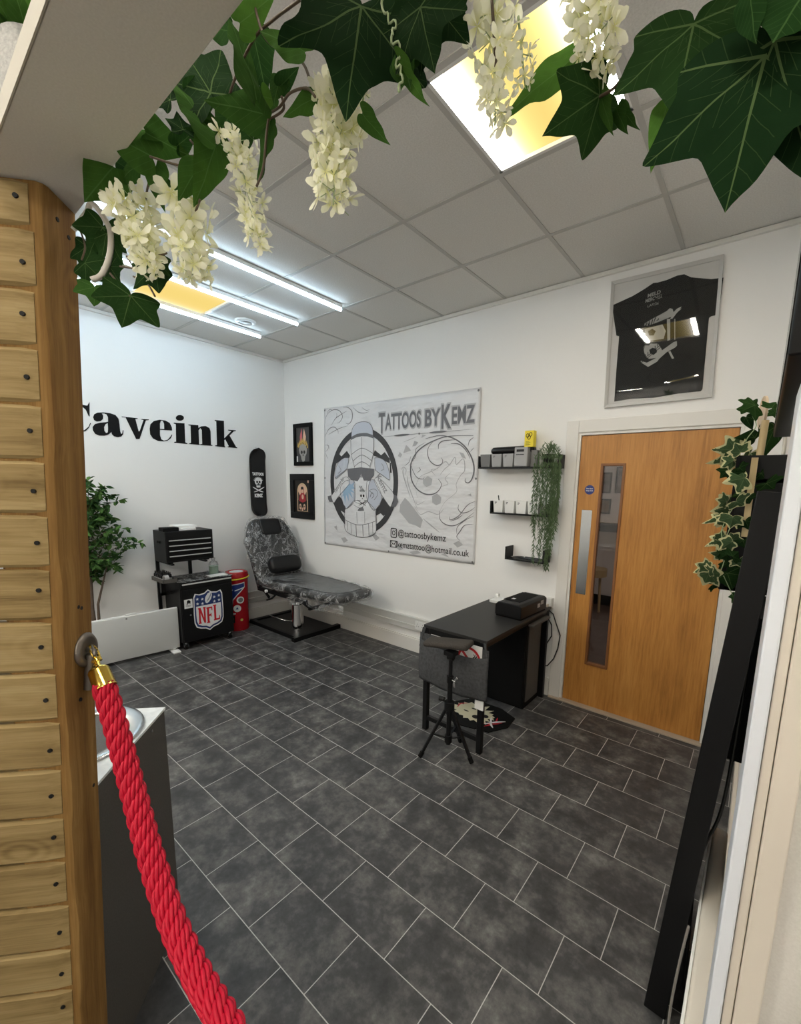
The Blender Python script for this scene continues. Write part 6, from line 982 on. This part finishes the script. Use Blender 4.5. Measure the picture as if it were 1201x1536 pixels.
# ================= slatted wooden partition =================
T=thing('slatted_partition','rough wooden post with stacked horizontal planks at the left','partition',(3.66,-3.02,0))
Rt=V((3.694,-2.986,2.168)); lean=V((.016,.045,1.0)); uu=V((-.727,.687,0)).normalized(); vv=V((-.687,-.727,0)).normalized()
def pz(u,v,z): return Rt+uu*u+vv*v+lean*(z-2.168)
f=MB(); NZ=40; rn=random.Random(2)
sec=[(0,.012),(.006,.003),(.014,0),(.092,0),(.10,.008),(.10,.092),(.092,.10),(.006,.10),(0,.092)]
vs=[]
for i in range(NZ+1):
    z=2.168*i/NZ; wv=.002*math.sin(i*.9)+.0015*math.sin(i*2.3)
    for (a,b) in sec: vs.append(pz(a,b+(wv if a<.02 and b<.02 else 0),z))
n=len(sec); f.add(vs,[(i*n+k,i*n+(k+1)%n,(i+1)*n+(k+1)%n,(i+1)*n+k) for i in range(NZ) for k in range(n)]+[tuple(range(n))[::-1],tuple(NZ*n+k for k in range(n))]); po_=f.build('post','post',T,smooth='auto')
f=MB()
for (u,z) in ((.04,2.13),(.07,2.115),(.045,1.20),(.06,1.395),(.05,1.40),(.075,.98)): c=pz(u,0,z); nrm=uu.cross(V((0,0,1))); nrm=nrm if nrm.dot(V((1,-.5,0)))>0 else -nrm; f.cyl(c-nrm*.002,c+nrm*.0012,.004,10)
f.build('screw_hole','blackp',po_)
gaps=[2.168,2.092,1.993,1.895,1.796,1.695,1.595,1.491,1.388,1.282,1.180,1.076,.968,.866,.763,.653,.553,.45,.35,.25,.15,.05]
for i in range(len(gaps)-1):
    z1,z0=gaps[i]-.0022,gaps[i+1]+.0022; f=MB(); e0=.016+rn.uniform(-.003,.003); NL=30; vs=[]; th=.018
    s2=[(z0+.006,0),(z0,.005),(z0,th),(z1,th),(z1,.005),(z1-.006,0)]
    for k in range(NL+1):
        v=e0+.9*k/NL
        for q,(zz,dp) in enumerate(s2): 
            wob=.0007*math.sin(v*9+i*3); vs.append(pz(-.006+dp*1.0+(.004 if k==0 and dp<.01 else 0),v,zz+wob*(1 if zz>(z0+z1)/2 else -.7)))
    # planks sit on the front face of the post line
    f.add(vs,[(k*6+j,k*6+(j+1)%6,(k+1)*6+(j+1)%6,(k+1)*6+j) for k in range(NL) for j in range(6)]+[tuple(range(6))[::-1],tuple(NL*6+j for j in range(6))])
    pl_=f.build('plank','plank',T,smooth='auto'); c=pz(-.0055,e0+.017,(z0+z1)/2+rn.uniform(-.01,.01)); dn=uu
    MB().cyl(c-dn*.0015,c+dn*.003,.0042,10).build('nail_hole','blackp',pl_)
MB().box((0,0,0),(1,1,1)) 
# hook plate and the rope
T=thing('hook_plate','round pewter hook plate with a hanging bar screwed to the wooden post','hook',HOOK)
nrm=V((.687,.727,0)).normalized(); nrm=V((.69,.0,0))+V((0,-.0,0)); nf=uu.cross(V((0,0,1))).normalized(); nf=nf if nf.dot(V((1,0,0)))>0 else -nf
hc=V(HOOK)
MB().lathe([(0,.0),(.036,.0),(.036,.004),(.031,.009),(.024,.009),(.020,.004),(0,.004)],hc,nf,32).build('plate','dmetal',T,smooth=True)
MB().tube([hc+nf*.004,hc+nf*.018+V((0,0,-.004)),hc+nf*.020+V((.002,0,-.012))],[.0055,.005,.0045],10).tube([hc+nf*.008+V((-.008,.006,.004)),hc+nf*.018+V((.006,-.002,-.004)),hc+nf*.020+V((.012,-.004,-.010))],.0035,10).build('hook','dmetal',T,smooth=True)
MB().tube([hc+nf*.012+V((.001,-.001,-.010)),hc+nf*.012+V((-.002,-.003,-.045)),hc+nf*.010+V((-.007,-.006,-.088))],[.009,.011,.012],14).build('hanging_bar','dmetal',T,smooth='auto')
T=thing('barrier_rope','thick red twisted barrier rope with brass ends','rope',ROPEEND[3])
def spline(P_,m_):
    P_=[V(p) for p in P_]; Q=[]
    for i in range(len(P_)-1):
        p0=P_[max(i-1,0)];p1=P_[i];p2=P_[i+1];p3=P_[min(i+2,len(P_)-1)]
        for k in range(m_):
            t=k/m_; Q.append(.5*((2*p1)+(p2-p0)*t+(2*p0-5*p1+4*p2-p3)*t*t+(3*p1-p0-3*p2+p3)*t**3))
    return Q+[P_[-1]]
ROPE=ROPE+[[4.45,-2.96,.868],[4.60,-2.975,.91],[4.75,-2.98,.985],[4.86,-2.86,1.075],[4.93,-2.68,1.165],[4.98,-2.55,1.235]]
cen=spline(ROPE,40); N=len(cen); tot=sum((cen[i+1]-cen[i]).length for i in range(N-1)); rope=MB(); t0=(cen[1]-cen[0]).normalized(); nr=t0.orthogonal().normalized(); fr_=[]; prev=t0; acc=0; arc_=[]
for i in range(N):
    t=(cen[min(i+1,N-1)]-cen[max(i-1,0)]).normalized(); nr=prev.rotation_difference(t)@nr; nr=(nr-t*nr.dot(t)).normalized(); prev=t; fr_.append((nr.copy(),t.cross(nr))); arc_.append(acc); acc+=(cen[min(i+1,N-1)]-cen[i]).length
STR=4; pitch=.105; R1=.0122; rY=.0037
for s_ in range(STR):
    sp_=[];
    for i in range(N):
        a=2*PI*(arc_[i]/pitch+s_/STR); sp_.append(cen[i]+(fr_[i][0]*math.cos(a)+fr_[i][1]*math.sin(a))*R1)
    for y_ in range(6):
        yp=[]
        for i in range(N):
            a=2*PI*(arc_[i]/pitch+s_/STR); rad=(fr_[i][0]*math.cos(a)+fr_[i][1]*math.sin(a)); t=(sp_[min(i+1,N-1)]-sp_[max(i-1,0)]).normalized(); q=(rad-t*rad.dot(t)).normalized(); w2=t.cross(q); b=2*PI*(-arc_[i]/.052+y_/6)
            yp.append(sp_[i]+(q*math.cos(b)+w2*math.sin(b))*.0070)
        rope.tube(yp,rY,7)
rope.build('rope','ropey',T,smooth=True); MB().tube(cen,.013,10).build('rope_core','roped',T,smooth=True)
c0=V(ROPEEND[3]); c1=V(ROPEEND[4])+(V(ROPEEND[4])-V(ROPEEND[3]))*.35; ax_=(c1-c0).normalized(); Lc=(c1-c0).length
MB().lathe([(0,-.002),(.008,-.002),(.010,.002),(.0165,.006),(.0200,.012),(.0205,Lc-.004),(.0212,Lc-.003),(.0212,Lc),(.019,Lc)],c0,ax_,28).build('end_cap','gold',T,smooth='auto')
e0,e1,e2,e3=[V(p)+nf*.010 for p in ROPEEND[:4]]
sd=ax_.cross(nf).normalized(); cc=(e0+e1)/2; rr=.013
sn=MB().tube([cc+ (ax_*math.cos(a)*1.25+sd*math.sin(a))*rr for a in [k*2*PI/20 for k in range(20)]],.0032,8,closed=True).cyl(cc+ax_*.016,c0+ax_*.002,.0055,12).tube([c0-ax_*.010+sd*.0075,c0-ax_*.010-sd*.0075],.0035,8).cyl(cc+ax_*.014,cc+ax_*.022,.008,12).build('snap_hook','gold',T,smooth='auto')
q1=V(ROPE[-1]); q0=V((5.0,-2.50,1.262)); ax_=(q1-q0).normalized(); Lc=.045
MB().lathe([(0,-.002),(.008,-.002),(.010,.002),(.0165,.006),(.0200,.012),(.0205,Lc-.004),(.0212,Lc-.003),(.0212,Lc),(.019,Lc)],q0,ax_,28).build('end_cap','gold',T,smooth='auto')
T=thing('hook_plate','round pewter hook plate on the plastered wall end beside the white door frame','hook',(5.0,YN,1.28))
MB().lathe([(0,.0005),(.036,.0005),(.036,.004),(.031,.009),(.020,.004),(0,.004)],(5.0,YN,1.285),(0,-1,0),32).build('plate','dmetal',T,smooth=True)
MB().tube([(5.0,YN-.004,1.285),(5.0,YN-.03,1.282),(5.0,YN-.052,1.268),(5.0,YN-.058,1.272)],.004,10).build('hook','dmetal',T,smooth=True)
# ================= shelf board overhead and its garlands =================
T=thing('overhead_shelf','white board shelf across the top of the opening','shelf',(3.9,-2.98,2.17))
MB().box((2.0,-3.047,2.170),(4.818,-2.920,2.1995)).build('board','wall2',T,bevel=.002)
MB().box((2.0,-3.0495,2.1695),(4.818,-3.0475,2.2)).build('front_edge','fascia',T)
T=thing('planter_pot','pale woven pot with leaves standing on the overhead shelf','pot',(3.775,-2.99,2.2))
MB().lathe([(0,0),(.040,0),(.047,.02),(.052,.07),(.046,.112),(.038,.112),(.036,.09),(0,.09)],(3.775,-2.99,2.2005),n=28).build('pot','hess',T,smooth='auto')
MB().cyl((3.78,-2.975,2.285),(3.80,-2.99,2.45),.012,12).build('bamboo_cane','bamboo',T,smooth='auto')
lf=MB()
for k in range(22):
    a=k*2.4; c_=V((3.775+.02*math.cos(a),-2.99+.02*math.sin(a),2.30+.006*(k%5))); add_leaf(lf,'H',c_,c_+V((.065*math.cos(a),.055*math.sin(a),.01+.05*abs(math.sin(k*3)))),(0,0,1),.045,.3+.03*(k%20))
lf.build('foliage','heart',T,smooth=True)
T=thing('ivy_garland','dark green ivy and broad-leaf garland draped over the overhead shelf','garland',(4.3,-2.93,2.2))
fi=MB(); fh=MB()
for L_ in LEAVES:
    k,B,Tp,N_,W_,sh_=L_[0],L_[1:4],L_[4:7],L_[7:10],L_[10],L_[11]
    add_leaf(fi if k=='I' else fh,k,B,Tp,N_,W_,sh_)
fi.build('ivy_foliage','ivy',T,smooth=True); fh.build('broad_foliage','heart',T,smooth=True)
for p in STEMS: MB().tube(spline(p,6),.0016,6).build('stem','stemb',T,smooth=True)
tn=spline(TENDRIL,8); tn=[p+V((.002*math.sin(i*.9),0,.002*math.cos(i*1.3))) for i,p in enumerate(tn)]; MB().tube(tn,.0011,6).build('tendril','tendril',T,smooth=True)
mv=[(3.66,-2.96,2.207),(3.9,-2.95,2.21),(4.15,-2.95,2.208),(4.4,-2.94,2.21),(4.65,-2.95,2.208),(4.80,-2.94,2.208)]; MB().tube(spline(mv,8),.004,8).build('main_vine','stemb',T,smooth=True)
T=thing('blossom_garland','garland of hanging cream blossom clusters on the overhead shelf','garland',(4.2,-2.93,2.2))
rn=random.Random(21)
for F_ in FLOWERS:
    B,E_,W_,n_=V(F_[0:3]),V(F_[3:6]),F_[6],F_[7]; ax_=(E_-B); L_=ax_.length; a=ax_.normalized(); u=a.orthogonal().normalized(); w2=a.cross(u); f=MB(); n_=int(n_*1.25)
    for k in range(n_):
        t=(k+rn.random())/n_; R_=W_*.40*(1-.40*t)*rn.uniform(.25,1.15); an=k*2.39996+rn.uniform(-.5,.5); d_=(u*math.cos(an)+w2*math.sin(an)); c=B+a*(t*L_+rn.uniform(-.1,.1)*W_)+d_*R_; dr=(d_*1.0+a*rn.uniform(-.1,.9)+V((rn.uniform(-.5,.5),rn.uniform(-.5,.5),rn.uniform(-.5,.5)))).normalized(); add_blossom(f,c,dr,W_*.27*rn.uniform(.75,1.1)*(1.08-.25*t),rn)
    cl=f.build('blossom_cluster','petal',T,smooth=True); g=MB().tube([B-a*.02,B+a*L_*.5,E_],[.0014,.0012,.0006],6)
    for k in range(0,n_,2): t=(k+.5)/n_; an=k*2.39996; c=B+a*(t*L_); g.tube([c-a*.004,c+(u*math.cos(an)+w2*math.sin(an))*W_*.3],.0005,4)
    g.build('flower_stalk','tendril',cl)
mv=[(p[0],p[1]+.02,p[2]+.004) for p in mv]; MB().tube(spline(mv,8),.003,8).build('main_vine','stem',T,smooth=True)
MB().tube(spline(HOOP,8),.0048,10).build('hoop','wax',label='pale plastic loop hanging beside the wooden post top',cat='hoop',smooth=True)
# ================= right-hand side =================
T=thing('television','black wall-mounted screen above the white door frame, seen edge-on','television',(4.76,-2.0,1.83))
MB().box((4.738,-2.50,1.832),(4.785,-1.50,2.42),bev=.004).build('casing','black',T,smooth='auto'); MB().box((4.7365,-2.49,1.842),(4.738,-1.51,2.41)).build('screen','blackg',T)
MB().box((4.785,-2.1,2.0),(4.799,-1.9,2.25)).build('wall_bracket','blackm',T)
T=thing('leaning_mirror','tall black-framed mirror leaning on the wall under the screen','mirror',(4.68,-1.65,0))
tilt=math.atan2(.107,1.665); Mm=Matrix.Translation((4.614,-1.85,0))@Matrix.Rotation(tilt,4,'Y')
f=MB().box((0,0,0),(.062,.05,1.672),Mm).box((0,.36,0),(.062,.41,1.672),Mm).box((0,.05,1.622),(.062,.36,1.672),Mm).box((0,.05,0),(.062,.36,.05),Mm).build('frame','black',T,bevel=.003)
MB().box((.050,.05,.05),(.058,.36,1.622),Mm).build('backing','blackm',T); M['mirr']=P('mirror_glass',(.8,.8,.8),.02,1); MB().box((.006,.05,.05),(.012,.36,1.622),Mm).build('mirror_glass','mirr',T)
T=thing('wall_heater','low cream heater squeezed between leaning mirror and wall','heater',(4.75,-1.9,.05))
MB().box((4.728,-2.36,.06),(4.772,-1.47,.47),bev=.010).build('casing','lheat' if 'lheat' in M else 'cream',T,smooth='auto'); MB().box((4.720,-2.355,.07),(4.7275,-1.475,.46)).build('front_panel','white',T,bevel=.002)
MB().box((4.772,-2.1,.1),(4.7815,-1.7,.4)).build('wall_bracket','mgrey',T)
for y in (-2.2,-1.6): MB().box((4.73,y-.02,0),(4.77,y+.02,.062)).build('foot','mgrey',T)
T=thing('wall_cabinet','black wall unit fixed low behind the leaning mirror','cabinet',(4.76,-1.15,.66))
MB().box((4.733,-1.40,.70),(4.799,-.98,1.24)).build('carcass','blackm',T,bevel=.002); MB().box((4.726,-1.395,.72),(4.7325,-.985,1.22)).build('door','blackg',T)
MB().tube(spline([(4.758,-1.62,1.30),(4.752,-1.70,.95),(4.742,-1.75,.72),(4.712,-1.72,.55),(4.70,-1.70,.40),(4.705,-1.74,.22),(4.71,-1.76,.05)],8),.005,8).build('hanging_cable','cable',label='black cable hanging behind the leaning mirror',cat='cable',smooth=True)
MB().tube(spline([(4.705,-1.90,.42),(4.695,-1.93,.30),(4.69,-1.96,.16),(4.70,-2.0,.03),(4.705,-1.85,.012),(4.70,-1.95,.010)],8),.0035,8).build('floor_cable','cableg',label='thin grey cable curling on the floor behind the mirror foot',cat='cable',smooth=True)
T=thing('cubby_shelf','black open cubby unit carrying trailing ivy beside the oak door','shelf',(4.70,-1.1,1.29))
x0,x1,y0,y1,z0,z1=4.635,4.799,-1.20,-.90,1.285,1.80
MB().box((x1-.008,y0,z0),(x1,y1,z1)).build('back_panel','blackm',T)
for z in (z0,1.49,1.70): MB().box((x0,y0,z),(x1-.008,y1,z+.014)).build('shelf','black',T)
for y in (y0,y1-.014): MB().box((x0+.02,y,z0),(x1-.008,y+.014,z1 if y>y0 else z1)).build('side_panel','black',T)
MB().box((4.640,y0-.004,z0),(4.655,y0,z1)).build('front_post','blackm',T)
MB().lathe([(.052,-.004),(.060,-.004),(.060,.004),(.052,.004),(.052,-.004)],(4.698,-1.10,1.965),(.98,.2,0),n=36).lathe([(0,-.002),(.052,-.002),(.052,.002),(0,.002)],(4.698,-1.10,1.965),(.98,.2,0),n=36).build('wooden_disc','woodhoop',label='pale wooden disc standing among the ivy leaves',cat='disc',smooth='auto')
MB().cyl((4.706,-1.16,1.715),(4.710,-1.14,1.93),.012,14).build('bamboo_cane','bamboo',label='upright bamboo cane among the ivy on the black cubby',cat='cane',smooth='auto')
MB().box((4.686,-1.228,1.50),(4.706,-1.205,1.79)).build('wooden_ruler','bamboo',label='flat pale wooden strip hanging in front of the black cubby',cat='wooden strip')
MB().box((4.735,-1.19,1.715),(4.765,-1.12,1.76)).build('silver_box','steel',label='small silvery box on top of the black cubby',cat='box',bevel=.003)
MB().tube(spline([(4.765,-1.16,1.90),(4.775,-1.16,1.84),(4.770,-1.17,1.76),(4.75,-1.18,1.72)],8),.006,8).build('white_cable','wax',label='pale cable beside the ivy below the screen',cat='cable',smooth=True)
T=thing('ivy_plant','trailing ivy with cream-edged leaves on the black cubby','plant',(4.68,-1.2,1.3))
fi=MB(); fv=MB(); fh=MB()
for L_ in CIVY:
    k,B,Tp,N_,W_,sh_=L_[0],L_[1:4],L_[4:7],L_[7:10],L_[10],L_[11]; add_leaf({'I':fi,'V':fv,'H':fh}[k],k,B,Tp,N_,W_,sh_,cup=.25)
fi.build('dark_foliage','ivy',T,smooth=True); fv.build('variegated_foliage','ivyv',T,smooth=True); fh.build('broad_foliage','ivy',T,smooth=True)
for p in CSTEM: MB().tube(spline(p,6),.0016,6).build('stem','tendril',T,smooth=True)
